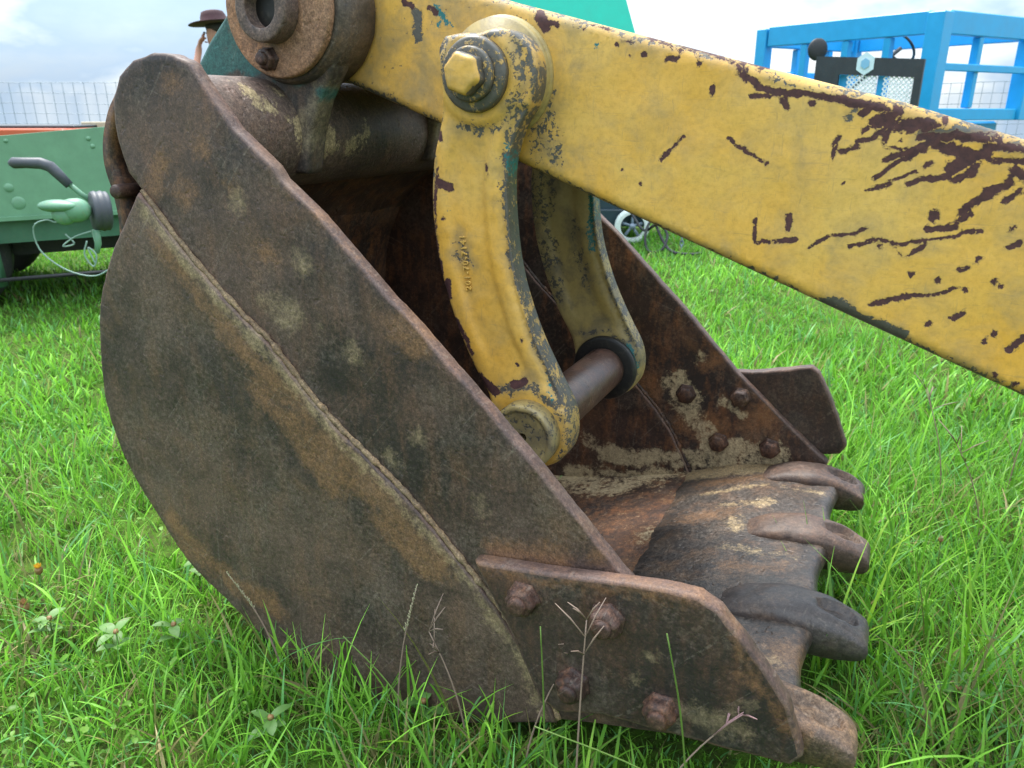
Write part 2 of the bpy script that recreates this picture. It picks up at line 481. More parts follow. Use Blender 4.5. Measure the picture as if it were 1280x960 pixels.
def seg_dist(P, pts):
    pts = [np.array(p, float) for p in pts]
    if len(pts) == 1:
        return np.linalg.norm(P - pts[0], axis=1)
    best = np.full(len(P), 9.0)
    for a, b in zip(pts[:-1], pts[1:]):
        ab = b - a
        t = np.clip(((P - a) @ ab) / (ab @ ab + 1e-12), 0, 1)
        best = np.minimum(best, np.linalg.norm(P - a - t[:, None] * ab, axis=1))
    return best
def npnoise(x, y, f, seed):
    """smooth value noise on arrays"""
    rs = np.random.default_rng(seed); N_ = 64
    tab = rs.random((N_, N_))
    X, Y = x * f + 1000, y * f + 1000
    xi, yi = np.floor(X).astype(int), np.floor(Y).astype(int)
    fx, fy = X - xi, Y - yi
    fx = fx * fx * (3 - 2 * fx); fy = fy * fy * (3 - 2 * fy)
    g = lambda a, b: tab[a % N_, b % N_]
    return (g(xi, yi) * (1 - fx) + g(xi + 1, yi) * fx) * (1 - fy) + (g(xi, yi + 1) * (1 - fx) + g(xi + 1, yi + 1) * fx) * fy
def field(P, strokes, fall=0.02):
    f = np.zeros(len(P))
    a = min(0.03, fall * 0.35)                    # uneven outlines
    P = P + np.c_[npnoise(P[:, 0], P[:, 1], .35 / a * .5, 31) - .5, npnoise(P[:, 0], P[:, 1], .35 / a * .5, 32) - .5] * a * 1.6 \
          + np.c_[npnoise(P[:, 0], P[:, 1], 1.3 / a * .5, 33) - .5, npnoise(P[:, 0], P[:, 1], 1.3 / a * .5, 34) - .5] * a * .7
    for st in strokes:
        r, pts = st[:2]
        fl = st[2] if len(st) > 2 else fall
        f = np.maximum(f, np.minimum(0.5 + (r - seg_dist(P, pts)) / fl, st[3] if len(st) > 3 else 1.0))
    return np.clip(f, 0, 1)
def in_poly(P, poly):
    x, y = P[:, 0], P[:, 1]
    c = np.zeros(len(P), bool)
    n = len(poly)
    for i in range(n):
        x0, y0 = poly[i]; x1, y1 = poly[i - 1]
        if y0 == y1:
            continue
        k = ((y0 > y) != (y1 > y)) & (x < (x1 - x0) * (y - y0) / (y1 - y0) + x0)
        c ^= k
    return c
def plate(name, outline, w0, w1, mats, parent, step=0.012, r=0.004, wear=(), extra=(), relief=None,
          rough=0.0012, ragged=0.0, fall=0.02, both=True):
    """flat piece cut to an outline in the (u, z) plane, thickness w0..w1, rounded rims, uneven faces.
    wear: up to three stroke lists (channels of the wear attribute)"""
    poly = [np.array(p, float) for p in outline]
    if area(poly) < 0:
        poly = poly[::-1]
    loop = resample(poly, step)
    if ragged:
        loop = [p + np.array([mnoise.noise(Vector((p[0] * 45, p[1] * 45, 3.1))), mnoise.noise(Vector((p[0] * 45, p[1] * 45, 9.7)))]) * ragged
                + np.array([mnoise.noise(Vector((p[0] * 170, p[1] * 170, 5.1))), mnoise.noise(Vector((p[0] * 170, p[1] * 170, 1.7)))]) * ragged * 0.4 for p in loop]
    n = len(loop)
    inner = inset(loop, r)
    mid = inset(loop, r * 0.29)
    lo = np.min(loop, axis=0); hi = np.max(loop, axis=0)
    gx, gy = np.meshgrid(np.arange(lo[0], hi[0], step), np.arange(lo[1], hi[1], step * 0.9))
    gx = gx + (np.arange(gx.shape[0])[:, None] % 2) * step * 0.5
    G = np.c_[gx.ravel(), gy.ravel()] + RNG.normal(0, step * 0.12, (gx.size, 2))
    if len(extra):
        G = np.r_[G, np.array(extra, float)]
    G = G[in_poly(G, inner)]
    D = np.min(np.linalg.norm(G[:, None, :] - np.array(inner)[None], axis=2), axis=1) if len(G) else np.zeros(0)
    G = G[D > step * 0.35]
    allp = [Vector((float(p[0]), float(p[1]))) for p in inner] + [Vector((float(p[0]), float(p[1]))) for p in G]
    cv, ce, cf, ov, oe, of_ = delaunay_2d_cdt(allp, [(i, (i + 1) % n) for i in range(n)], [], 1, 1e-6, True)
    imap = {}
    for k, o_ in enumerate(ov):
        for q in o_:
            imap[q] = k
    caps = np.array([(p.x, p.y) for p in cv])
    cen = np.array([caps[list(f)].mean(axis=0) for f in cf])
    ok = in_poly(cen, inner)
    cf = [f for f, k in zip(cf, ok) if k]
    verts, faces, midx = [], [], []
    def rough_d(p, k):
        q = Vector((p[0], p[1], k))
        return rough * (mnoise.noise(q * 14) * 1.6 + mnoise.noise(q * 60) * 0.6)
    front_off = len(verts)
    for p in caps:
        d = rough_d(p, 0.3) + (relief(p[0], p[1]) if relief else 0.0)
        verts.append((p[0], w0 + d, p[1]))
    for f in cf:
        faces.append(list(f)); midx.append(0)
    back_off = len(verts)
    for p in caps:
        verts.append((p[0], w1 + (rough_d(p, 7.7) if both else 0), p[1]))
    for f in cf:
        faces.append([back_off + i for i in f][::-1]); midx.append(0)
    rows = []
    rows.append([front_off + imap[i] for i in range(n)])
    walls = [(loop, w0 + r), (loop, w1 - r)]
    if w1 - w0 > 0.1:
        walls[1:1] = [(loop, w0 + r + 0.02), (loop, w0 + r + 0.035)]
    for lp, w in [(mid, w0 + r * 0.29)] + walls + [(mid, w1 - r * 0.29)]:
        b = len(verts)
        verts += [(p[0], w, p[1]) for p in lp]
        rows.append([b + i for i in range(n)])
    rows.append([back_off + imap[i] for i in range(n)])
    for k in range(len(rows) - 1):
        for i in range(n):
            j = (i + 1) % n
            faces.append([rows[k][i], rows[k][j], rows[k + 1][j], rows[k + 1][i]])
            midx.append(1 if len(mats) > 1 else 0)
    V = np.array(verts)
    W = np.zeros((len(V), 3), dtype=np.float32)
    for c, st in enumerate(wear):
        if st:
            W[:, c] = np.minimum(field(V[:, [0, 2]], st, fall), 0.70 if fall >= 0.05 else 1.0)
    if w1 - w0 > 0.1:                       # scars on the near face do not run across the whole top
        W[V[:, 1] > w0 + r + 0.03] *= 0.0
    return add(name, verts, faces, list(mats), parent, True, W, midx)
def smooth01(a, b, x):
    t = min(1, max(0, (x - a) / (b - a)))
    return t * t * (3 - 2 * t)

ARM_RUST=[(0.0106,[(-0.629,1.19),(-0.609,1.165)]),(0.0047,[(-0.606,1.175),(-0.589,1.17)]),(0.0023,[(-0.548,1.169),(-0.455,1.145)]),(0.0025,[(-0.448,1.151),(-0.404,1.138)]),(0.0031,[(-0.397,1.134),(-0.329,1.117)]),(0.0024,[(-0.329,1.115),(-0.259,1.104)]),(0.0052,[(-0.491,1.142)]),(0.0046,[(-0.446,1.126)]),(0.0057,[(-0.411,1.117),(-0.394,1.117)]),(0.0045,[(-0.357,1.108)]),(0.0045,[(-0.333,1.077),(-0.333,1.069)]),(0.0023,[(-0.468,1.126)]),(0.0067,[(-0.298,1.094),(-0.273,1.081)]),(0.0072,[(-0.273,1.079),(-0.21,1.068)]),(0.0045,[(-0.279,1.062),(-0.249,1.065)]),(0.0077,[(-0.227,1.056),(-0.224,1.05)]),(0.0055,[(-0.194,1.05),(-0.188,1.054)]),(0.0044,[(-0.21,1.071),(-0.143,1.053)]),(0.0059,[(-0.143,1.053),(-0.095,1.04)]),(0.0075,[(-0.12,1.035),(-0.103,1.049)]),(0.0043,[(-0.165,1.06),(-0.08,1.041)]),(0.0064,[(-0.121,1.034),(-0.107,1.045)]),(0.0086,[(-0.103,1.023),(-0.076,1.034)]),(0.0038,[(-0.125,0.997),(-0.103,1.004),(-0.082,1.022)]),(0.0044,[(-0.144,0.986),(-0.125,0.99)]),(0.0033,[(-0.118,1.014),(-0.109,1.018)]),(0.0043,[(-0.087,1.006),(-0.081,1.018)]),(0.0064,[(-0.075,1.018),(-0.045,1.028)]),(0.0074,[(-0.058,1.018),(-0.041,1.025)]),(0.0042,[(-0.04,1.016),(-0.016,1.03)]),(0.0074,[(-0.042,1.007),(0.041,1.011)]),(0.0055,[(-0.084,0.977),(-0.046,0.99),(-0.023,1.003)]),(0.0045,[(-0.095,0.947),(-0.07,0.971),(-0.035,0.989)]),(0.0085,[(-0.022,0.996),(0.017,0.987)]),(0.0106,[(0.002,0.969),(0.034,0.988)]),(0.007,[(0.008,0.951),(0.034,0.972)]),(0.0053,[(0.03,0.961),(0.036,0.968)]),(0.0052,[(0.049,0.98),(0.09,0.976)]),(0.0062,[(0.032,0.999),(0.091,0.993)]),(0.0083,[(0.074,0.963),(0.093,0.957)]),(0.0022,[(-0.087,0.997),(-0.058,0.993)]),(0.0028,[(-0.102,0.93),(-0.038,0.961)]),(0.0039,[(-0.048,0.939),(-0.033,0.95),(-0.01,0.953),(0.003,0.961)]),(0.0032,[(-0.03,0.968),(-0.022,0.973)]),(0.0027,[(-0.066,1.006)]),(0.0042,[(0.05,0.941),(0.073,0.947)]),(0.0031,[(0.026,1.03),(0.071,1.011)]),(0.0029,[(-0.155,0.996),(-0.149,1.008)]),(0.0034,[(-0.134,0.939)]),(0.0025,[(-0.156,0.978),(-0.152,0.991)]),(0.0025,[(-0.414,0.971),(-0.372,1.008)]),(0.0029,[(-0.309,1.002),(-0.281,0.986),(-0.248,0.962)]),(0.0028,[(-0.471,0.951)]),(0.0038,[(-0.44,0.932)]),(0.0037,[(-0.253,0.885),(-0.252,0.862),(-0.247,0.848),(-0.225,0.85)]),(0.0051,[(-0.214,0.851),(-0.189,0.856)]),(0.0048,[(-0.202,0.892),(-0.202,0.87)]),(0.0028,[(-0.168,0.84),(-0.145,0.863),(-0.094,0.875)]),(0.003,[(-0.115,0.849),(-0.015,0.869),(0.055,0.886)]),(0.0035,[(-0.071,0.848)]),(0.004,[(-0.045,0.847)]),(0.0035,[(-0.031,0.848),(-0.014,0.862)]),(0.0056,[(-0.018,0.887),(0.02,0.891)]),(0.0044,[(-0.011,0.902),(-0.005,0.907)]),(0.0065,[(0.027,0.911),(0.07,0.948)]),(0.0044,[(0.024,0.898),(0.038,0.907)]),(0.0053,[(0.071,0.925),(0.086,0.939)]),(0.0054,[(0.092,0.89)]),(0.0055,[(0.09,0.862),(0.103,0.87)]),(0.0057,[(0.034,0.83),(0.048,0.836)]),(0.0056,[(0.059,0.845)]),(0.0041,[(-0.026,0.817)]),(0.0046,[(0.008,0.812)]),(0.0046,[(0.043,0.799)]),(0.0056,[(0.078,0.815)]),(0.0045,[(0.089,0.809)]),(0.0033,[(-0.069,0.771),(0.032,0.801)]),(0.0072,[(0.012,0.743)]),(0.0047,[(0.038,0.753),(0.052,0.765)]),(0.0059,[(0.082,0.725)]),(0.0047,[(0.095,0.738)]),(0.0047,[(0.112,0.72),(0.135,0.74)]),(0.0072,[(0.103,0.676)]),(0.0048,[(0.133,0.665)]),(0.0063,[(-0.885,1.22),(-0.867,1.21)]),(0.0062,[(-0.837,1.208),(-0.819,1.199)]),(0.0031,[(0.112,0.929),(0.158,0.878)]),(0.005,[(0.129,0.981),(0.195,0.953)])]
ARM_GREY=[(0.0113,[(-0.138,0.76),(-0.091,0.748),(-0.02,0.725)]),(0.0075,[(-0.127,0.763),(-0.094,0.754)]),(0.0346,[(-0.949,1.15),(-0.99,1.082)]),(0.03,[(-0.869,1.054),(-0.827,1.027)]),(0.0175,[(-0.601,1.065),(-0.608,0.976),(-0.632,0.955)]),(0.0085,[(-0.042,1.009),(0.04,1.014)]),(0.0052,[(0.032,0.999),(0.091,0.993)]),(0.0065,[(-0.137,1.033)]),(0.0054,[(-0.131,1.04)]),(0.0042,[(-1.008,1.088),(-0.824,1.018)]),(0.0027,[(-0.66,0.953),(0.147,0.649)]),(0.0101,[(-0.861,1.198),(-0.856,1.166)])]
ARM_TEAL=[(0.0062,[(-0.819,1.207),(-0.805,1.193),(-0.796,1.18)]),(0.0035,[(-0.528,1.14)]),(0.0038,[(-0.81,1.186),(-0.817,1.18)])]
LINK_RUST=[(0.0052,[(-0.773,1.004),(-0.771,0.995)]),(0.0068,[(-0.779,0.925),(-0.765,0.921)]),(0.0041,[(-0.79,0.894)]),(0.0042,[(-0.775,0.863)]),(0.0039,[(-0.682,0.958),(-0.685,0.936)]),(0.0073,[(-0.766,0.75),(-0.768,0.725)]),(0.0045,[(-0.749,0.682),(-0.721,0.625)]),(0.0077,[(-0.639,0.575),(-0.615,0.582)]),(0.0094,[(-0.705,0.58),(-0.672,0.557)]),(0.0045,[(-0.631,0.614)]),(0.0044,[(-0.62,0.66)]),(0.0027,[(-0.785,0.949),(-0.793,0.824),(-0.779,0.753)])]
LINK_GREY=[(0.0108,[(-0.755,1.139),(-0.767,1.096)]),(0.0185,[(-0.639,1.135),(-0.618,1.088),(-0.632,1.04)]),(0.0086,[(-0.639,1.028),(-0.651,0.965),(-0.654,0.914),(-0.645,0.834)]),(0.0101,[(-0.736,1.021),(-0.698,1.009),(-0.639,1.028)]),(0.0103,[(-0.648,0.946),(-0.657,0.9)]),(0.0069,[(-0.634,0.808),(-0.608,0.712),(-0.561,0.617)]),(0.0185,[(-0.639,0.567),(-0.599,0.581)]),(0.0181,[(-0.544,0.559),(-0.525,0.502),(-0.534,0.453)]),(0.01,[(-0.757,0.805),(-0.741,0.792)]),(0.0084,[(-0.749,0.827),(-0.717,0.787)])]
LINK_TEAL=[(0.005,[(-0.648,0.991),(-0.645,0.914)]),(0.004,[(-0.639,0.848),(-0.631,0.794)]),(0.0045,[(-0.567,0.601),(-0.554,0.558)]),(0.0041,[(-0.767,0.879)]),(0.0046,[(-0.572,0.562)])]
BAND_TAN=[(0.0207,[(-0.9,0.812)]),(0.0276,[(-0.968,0.74),(-0.936,0.716)]),(0.0175,[(-0.744,0.505)]),(0.0168,[(-0.695,0.549)]),(0.0229,[(-1.012,0.906)]),(0.0136,[(-0.884,0.709)]),(0.0191,[(-0.81,0.671)]),(0.0172,[(-0.581,0.444)])]
BAND_RUST=[(0.0238,[(-1.144,0.914)]),(0.0168,[(-1.142,1.076)]),(0.0177,[(-1.026,0.925)]),(0.0242,[(-0.787,0.858),(-0.837,0.891)]),(0.028,[(-0.715,0.729),(-0.688,0.707)]),(0.0157,[(-0.972,0.832)]),(0.0224,[(-0.457,0.405),(-0.553,0.379)]),(0.015,[(-1.086,0.979)]),(0.0182,[(-1.18,0.964),(-1.208,0.924)]),(0.0136,[(-0.399,0.42)])]
SKIN_TAN=[(0.0096,[(-1.238,0.896),(-1.156,0.808),(-1.043,0.707),(-0.979,0.658),(-0.91,0.582),(-0.855,0.533)]),(0.0075,[(-0.855,0.533),(-0.732,0.441),(-0.613,0.329),(-0.511,0.212),(-0.451,0.101)]),(0.0147,[(-0.908,0.594),(-0.886,0.569)]),(0.0201,[(-0.993,0.682)])]
SKIN_RUST=[(0.0198,[(-1.209,0.829),(-1.064,0.687),(-0.905,0.551)]),(0.0239,[(-1.254,0.19),(-1.128,0.159),(-1.038,0.14)]),(0.038,[(-0.858,0.5),(-0.674,0.331)]),(0.0333,[(-1.005,0.593),(-0.864,0.438)]),(0.0193,[(-1.294,0.272),(-1.231,0.196)])]
FAR_TAN=[(0.0278,[(-0.477,0.163),(-0.292,0.19)]),(0.0495,[(-0.373,0.185),(-0.254,0.198)]),(0.0252,[(-0.771,0.065),(-0.451,0.11)]),(0.0219,[(-0.524,0.376),(-0.399,0.248)]),(0.0304,[(-0.492,0.376),(-0.448,0.339)]),(0.0192,[(-0.378,0.351),(-0.325,0.317)]),(0.0168,[(-0.457,0.457)]),(0.0242,[(-0.678,0.147),(-0.52,0.166)]),(0.0241,[(-0.727,0.186)])]
FAR_RUST=[(0.021,[(-0.436,0.439),(-0.407,0.453)]),(0.0339,[(-0.286,0.323),(-0.303,0.299)]),(0.0266,[(-0.6,0.382),(-0.554,0.345)]),(0.0313,[(-0.463,0.27),(-0.38,0.263)]),(0.0264,[(-0.624,0.423),(-0.669,0.45)]),(0.025,[(-0.822,0.131)])]

YAW = R(25.835)
BASE = (0.4726, 0.8265, 0.0)

# ------------------------------------------------------------------ ground
def ground_z(x, y):
    r = math.hypot(x, y)
    k = max(0.0, y - 14.0)
    z = -0.0045 * k * k if k < 14 else -0.0045 * 196 - 0.126 * (k - 14)
    z += 0.012 * mnoise.noise(Vector((x * 0.9, y * 0.9, 3.3))) * min(1, r / 3) + 0.006 * mnoise.noise(Vector((x * 4, y * 4, 1.3)))
    return z
s = M('turf_soil')
a = s.noise(1.3, 5, 0.6); b = s.noise(30, 6, 0.7); c_ = s.noise(7, 5, 0.65, off=(3, 1, 0))
col = s.mix(s.ramp(a, [(0.35, 0.0), (0.65, 1.0)]), (0.050, 0.105, 0.012), (0.085, 0.165, 0.020))
col = s.mix(s.ramp(b, [(0.42, 0.0), (0.70, 1.0)]), col, (0.040, 0.036, 0.016))
col = s.mix(s.math('MULTIPLY', s.ramp(c_, [(0.55, 0.0), (0.75, 1.0)]), 0.5), col, (0.14, 0.12, 0.055))
MAT['turf'] = s.bsdf(col, 0.95, 0.0, s.bump(b, 0.8, 0.02), spec=0.1)
xs = np.concatenate([np.linspace(-70, -8, 20), np.linspace(-7.6, 7.6, 96), np.linspace(8, 70, 20)])
ys = np.concatenate([np.linspace(-14, -0.6, 12), np.linspace(-0.4, 9, 86), np.linspace(9.4, 110, 60)])
verts = [(x, y, ground_z(x, y)) for y in ys for x in xs]
faces = [[j * len(xs) + i, j * len(xs) + i + 1, (j + 1) * len(xs) + i + 1, (j + 1) * len(xs) + i] for j in range(len(ys) - 1) for i in range(len(xs) - 1)]
tag(add('ground', verts, faces, MAT['turf'], fix=False), kind='structure')
# ------------------------------------------------------------------ excavator bucket
bucket = empty('excavator_bucket', BASE, -YAW)
tag(bucket, 'large rusty brown excavator digging bucket with four teeth resting on the grass', 'excavator bucket')
U = Vector((1, 0, 0)); W_ = Vector((0, 1, 0))
WELD = [(-1.235, .91), (-1.153, .819), (-1.041, .718), (-.977, .669), (-.908, .594), (-.854, .545), (-.792, .498), (-.731, .453), (-.672, .40), (-.613, .34), (-.554, .281), (-.511, .225), (-.466, .144), (-.44, .09)]
BAND = [(-1.235, .91), (-1.263, .942), (-1.276, .988), (-1.278, 1.027), (-1.27, 1.065), (-1.249, 1.096), (-1.211, 1.12), (-1.163, 1.13), (-1.119, 1.126), (-1.087, 1.113), (-1.067, 1.085), (-1.008, 1.014), (-.939, .962), (-.925, .942), (-.865, .896), (-.808, .843), (-.735, .773), (-.686, .732), (-.499, .555), (-.354, .405), (-.22, .29), (-.12, .21), (-.13, .165), (-.30, .125)] + WELD[::-1][:-1]
SKIN = [(-1.235, .91), (-1.298, .837), (-1.345, .776), (-1.388, .696), (-1.409, .614), (-1.423, .512), (-1.414, .427), (-1.382, .344), (-1.33, .264), (-1.258, .17), (-1.159, .103), (-1.062, .038), (-.965, -.006), (-.85, -.03), (-.70, -.012), (-.56, .04)] + WELD[::-1][:-1]
sk = SKIN[:]
sk_curve = [tuple(p) for p in spline(sk[:16], 60)]
SKIN = sk_curve + WELD[::-1][:-1]
near_band = plate('side_plate', BAND, 0.0, 0.028, [MAT['plate'], MAT['edge']], bucket, 0.012, 0.005,
                  (BAND_RUST, BAND_TAN), ragged=0.0014, fall=0.05)
near_skin = plate('lower_side_plate', SKIN, -0.009, 0.036, [MAT['skin'], MAT['edge']], bucket, 0.013, 0.004,
                  (SKIN_RUST, SKIN_TAN + [(.012, [(-1.2, .86), (-1.06, .725), (-.98, .655), (-.91, .58), (-.85, .525), (-.79, .48)], .05)]), ragged=0.002, fall=0.05)
def weld(name, pts, w, rad, parent, mat):
    P = spline(pts, int(len(pts) * 14))
    mb = MB()
    c = [Vector((p[0] + mnoise.noise(Vector((i * .3, 1, 2))) * .002, w, p[1] + mnoise.noise(Vector((i * .3, 5, 2))) * .002)) for i, p in enumerate(P)]
    rr = [rad * (0.8 + 0.15 * abs(math.sin(i * 0.9)) + 0.6 * mnoise.noise(Vector((i * .35, 0, 7)))) for i in range(len(P))]
    return mb.tube(c, rr, 8).jitter(0.0012, 160).build(name, mat, parent)
weld('weld_bead', [(u + .002, z + .003) for u, z in WELD], -0.001, 0.0058, bucket, MAT['weld'])
FAR_SHIFT = 0.02
def far(poly):
    return [(u + 0.004, z + FAR_SHIFT) for u, z in poly]
FARBAND = far(BAND)
plate('side_plate', FARBAND, 0.93, 0.958, [MAT['inside'], MAT['edge']], bucket, 0.014, 0.005, (FAR_RUST, FAR_TAN), ragged=0.0014, fall=0.06)
plate('lower_side_plate', far(SKIN), 0.921, 0.966, [MAT['inside'], MAT['edge']], bucket, 0.014, 0.004, (FAR_RUST, FAR_TAN), ragged=0.0014, fall=0.06)
weld('weld_bead', [(u + .004, z + FAR_SHIFT + .003) for u, z in WELD], 0.9285, 0.0050, bucket, MAT['inside'])

# curved shell and floor
SHELL = [(-.40, .118), (-.467, .10), (-.65, .052), (-.83, .018), (-.965, .02), (-1.06, .06), (-1.155, .125), (-1.25, .19), (-1.315, .275), (-1.365, .355), (-1.397, .435), (-1.405, .512), (-1.393, .61), (-1.372, .69), (-1.335, .77), (-1.312, .84), (-1.312, .90), (-1.325, .95), (-1.318, .99), (-1.295, 1.03), (-1.272, 1.055)]
prof = spline(SHELL, 90)
ws = np.linspace(0.012, 0.948, 42)
verts, faces = [], []
norm = []
for i, p in enumerate(prof):
    t = prof[min(i + 1, 89)] - prof[max(i - 1, 0)]
    t = t / np.linalg.norm(t)
    norm.append(np.array([-t[1], t[0]]))
for side in (0, 1):
    for i, p in enumerate(prof):
        for w in ws:
            d = 0.010 if side == 0 else -0.012
            q = p - norm[i] * d
            k = mnoise.noise(Vector((q[0] * 12, w * 12, q[1] * 12))) * 0.003
            verts.append((q[0] - norm[i][0] * k, w, q[1] - norm[i][1] * k + FAR_SHIFT * (w / 0.95)))
nw, npf = len(ws), len(prof)
for side in (0, 1):
    o_ = side * nw * npf
    for i in range(npf - 1):
        for j in range(nw - 1):
            a = o_ + i * nw + j
            faces.append([a, a + 1, a + nw + 1, a + nw])
m_ = nw * npf
for i in range(npf - 1):
    for j in (0, nw - 1):
        a = i * nw + j
        faces.append([a, a + nw, a + nw + m_, a + m_])
for j in range(nw - 1):
    for i in (0, npf - 1):
        a = i * nw + j
        faces.append([a, a + 1, a + 1 + m_, a + m_])
V = np.array(verts)
Wr = np.zeros((len(V), 3), np.float32)
mud = np.array([mnoise.noise(Vector((v[0] * 6, v[1] * 9, 2))) for v in verts])
near_far = np.clip(1 - np.abs(V[:, 1] - 0.92) / 0.16, 0, 1)
Wr[:, 1] = np.clip(0.28 + 0.35 * near_far + mud * 0.35, 0, 0.75) * (V[:, 0] > -1.0) * (V[:, 2] < 0.4)
Wr[:, 0] = np.clip(0.40 + mud * 0.4, 0, 1)
add('shell', verts, faces, MAT['inside'], bucket, True, Wr)

# cutting edge (lip plate)
lipc = [(-.47, .106, .03), (-.40, .136, .035), (-.30, .168, .045), (-.20, .194, .052), (-.13, .208, .052), (-.10, .210, .046), (-.088, .202, .030), (-.083, .19, .010)]
ls = spline(lipc, 34)
wsl = np.linspace(0.015, 0.945, 130)
verts, faces = [], []
TW = [0.045, 0.313, 0.603, 0.885]
def lip_front(w):
    k = min(abs(w - t) for t in TW)
    return 0.006 * math.cos(min(1, k / 0.145) * math.pi)
for top in (1, 0):
    for s_ in ls:
        for w in wsl:
            fr = smooth01(-.30, -.09, s_[0])
            u = s_[0] + lip_front(w) * fr
            z = s_[1] if top else s_[1] - max(0.006, s_[2])
            dn = mnoise.noise(Vector((u * 22, w * 10, 1.0))) * 0.003 + mnoise.noise(Vector((u * 60, w * 60, 4.0))) * 0.0012
            verts.append((u, w, z + dn + FAR_SHIFT * (w / 0.95) * (1 - fr)))
nl, nwl = len(ls), len(wsl)
for sd in (0, 1):
    for i in range(nl - 1):
        for j in range(nwl - 1):
            a = sd * nl * nwl + i * nwl + j
            faces.append([a, a + 1, a + nwl + 1, a + nwl])
m_ = nl * nwl
for i in range(nl - 1):
    for j in (0, nwl - 1):
        a = i * nwl + j
        faces.append([a, a + nwl, a + nwl + m_, a + m_])
for j in range(nwl - 1):
    for i in (0, nl - 1):
        a = i * nwl + j
        faces.append([a, a + 1, a + 1 + m_, a + m_])
V = np.array(verts)
Wr = np.zeros((len(V), 3), np.float32)
Wr[:, 1] = field(V[:, :2], [(.022, [(-.33, .68), (-.22, .70)]), (.025, [(-.30, .60), (-.27, .57)]), (.010, [(-.28, .50), (-.12, .47)]), (.05, [(-.45, .90), (-.25, .915)]), (.012, [(-.2, .78), (-.12, .77)]), (.012, [(-.40, .76), (-.25, .80)]), (.02, [(-.12, .17)])], .08)
Wr[:, 0] = field(V[:, :2], [(.02, [(-.40, .82), (-.15, .85)]), (.02, [(-.40, .62), (-.30, .66)]), (.03, [(-.14, .15), (-.1, .2)]), (.02, [(-.25, .42), (-.15, .43)])], .1)
add('cutting_edge', verts, faces, MAT['floor'], bucket, True, Wr)
# teeth: worn adapter and point in one casting
def tooth(wc, mat, du=0.0, dz=0.0, blunt=0.0, hw=1.0, slot=0.017, slot_u=-.050):
    st = [(-.270, .168, .150, .024), (-.245, .190, .150, .038), (-.21, .211, .150, .048), (-.165, .226, .148, .052), (-.11, .233, .146, .053), (-.06, .227, .146, .050), (-.025, .214, .149, .045), (-.004, .202, .154, .041), (.004, .190, .160, .038), (.006, .178, .166, .034)]
    S = spline(st, 54)
    nt, nb = 26, 12
    mb = MB()
    rs = []
    for k, (u, zt, zb, h) in enumerate(S):
        u2 = u * (1 - blunt) + du
        h *= hw
        ring = []
        hgt = zt - zb
        prof = []
        for j in range(nt + 1):
            s_ = -1 + 2 * j / nt
            prof.append((s_ * h, zt - hgt * (0.10 * abs(s_) ** 2 + 0.14 * abs(s_) ** 9)))
        for j in range(1, nb):
            s_ = 1 - 2 * j / nb
            prof.append((s_ * h * 0.94, zb + hgt * 0.10 * abs(s_) ** 6))
        for j, (x, zz) in enumerate(prof):
            if j <= nt and slot:
                q = ((u - slot_u) / 0.037) ** 2 + ((x - .001) / 0.024) ** 2
                zz -= slot * (1 - smooth01(0.80, 1.05, q))
                q2 = ((u - slot_u - 0.010) / 0.013) ** 2 + ((x - 0.004) / 0.010) ** 2
                zz -= slot * 0.6 * (1 - smooth01(0.6, 1.0, q2))
            p = Vector((u2, wc + x, zz + dz))
            p += mnoise.noise_vector(p * 22) * 0.0030 + mnoise.noise_vector(p * 80) * 0.0009
            ring.append(p)
        rs.append(ring)
    mb.rings(rs)
    return mb.build('tooth', mat, bucket)
tooth(TW[0], MAT['tooth_tan'], du=-0.004, dz=.004, blunt=-0.02, hw=0.88)
tooth(TW[1], MAT['tooth'], du=0.002, dz=.001, hw=1.02)
tooth(TW[2], MAT['tooth_brown'], du=-0.008, dz=.001, hw=1.0)
tooth(TW[3], MAT['tooth_brown'], du=-0.030, dz=0.001, hw=1.0, blunt=0.05)

# side cutters with bolts
def bolt(c, sgn, parent, r=0.0255, h=0.026, off=0.0, stud=True):
    """nut and stud end pointing along sgn * w"""
    mb = MB()
    mb.lathe(c, (0, sgn, 0), [(-.004, r * 1.13), (.003, r * 1.15), (.005, r * 1.0), (h * .65, r * 1.0), (h * .88, r * .90), (h, r * .72)], 36,
             lambda a: hexr(a + off))
    if stud:
        mb.lathe(c, (0, sgn, 0), [(h - .002, r * .62), (h + .004, r * .60), (h + .008, r * .50), (h + .009, r * .2)], 20)
    mb.jitter(0.0010, 60)
    return mb.build('bolt', MAT['bolt'], parent)
CUT = [(-.576, .373), (-.431, .39), (-.275, .413), (-.225, .414), (-.196, .398), (-.148, .349), (-.094, .282), (-.066, .203), (-.079, .182), (-.164, .173), (-.257, .166), (-.356, .158), (-.43, .135), (-.462, .15), (-.508, .25), (-.56, .34)]
cutter = plate('side_cutter', CUT, -0.032, -0.002, [MAT['cutter'], MAT['edge']], bucket, 0.010, 0.006,
               ([(.008, [(-.57, .365), (-.22, .405)]), (.006, [(-.20, .39), (-.08, .23)]), (.010, [(-.16, .30)]), (.02, [(-.489, .334)]), (.02, [(-.354, .337)])],
                [(.02, [(-.25, .20), (-.15, .21)]), (.014, [(-.28, .30)]), (.01, [(-.17, .23), (-.14, .26)]), (.012, [(-.30, .235)])]), ragged=0.0014, fall=0.05)
for k, (u, z) in enumerate([(-.489, .334), (-.354, .337), (-.403, .203), (-.264, .209)]):
    bolt((u, -0.032, z), -1, cutter, off=k * 0.7)
FCUT = [(-.56, .40), (-.321, .425), (-.183, .458), (-.165, .445), (-.139, .401), (-.102, .324), (-.080, .268), (-.092, .245), (-.2, .215), (-.42, .16), (-.50, .27)]
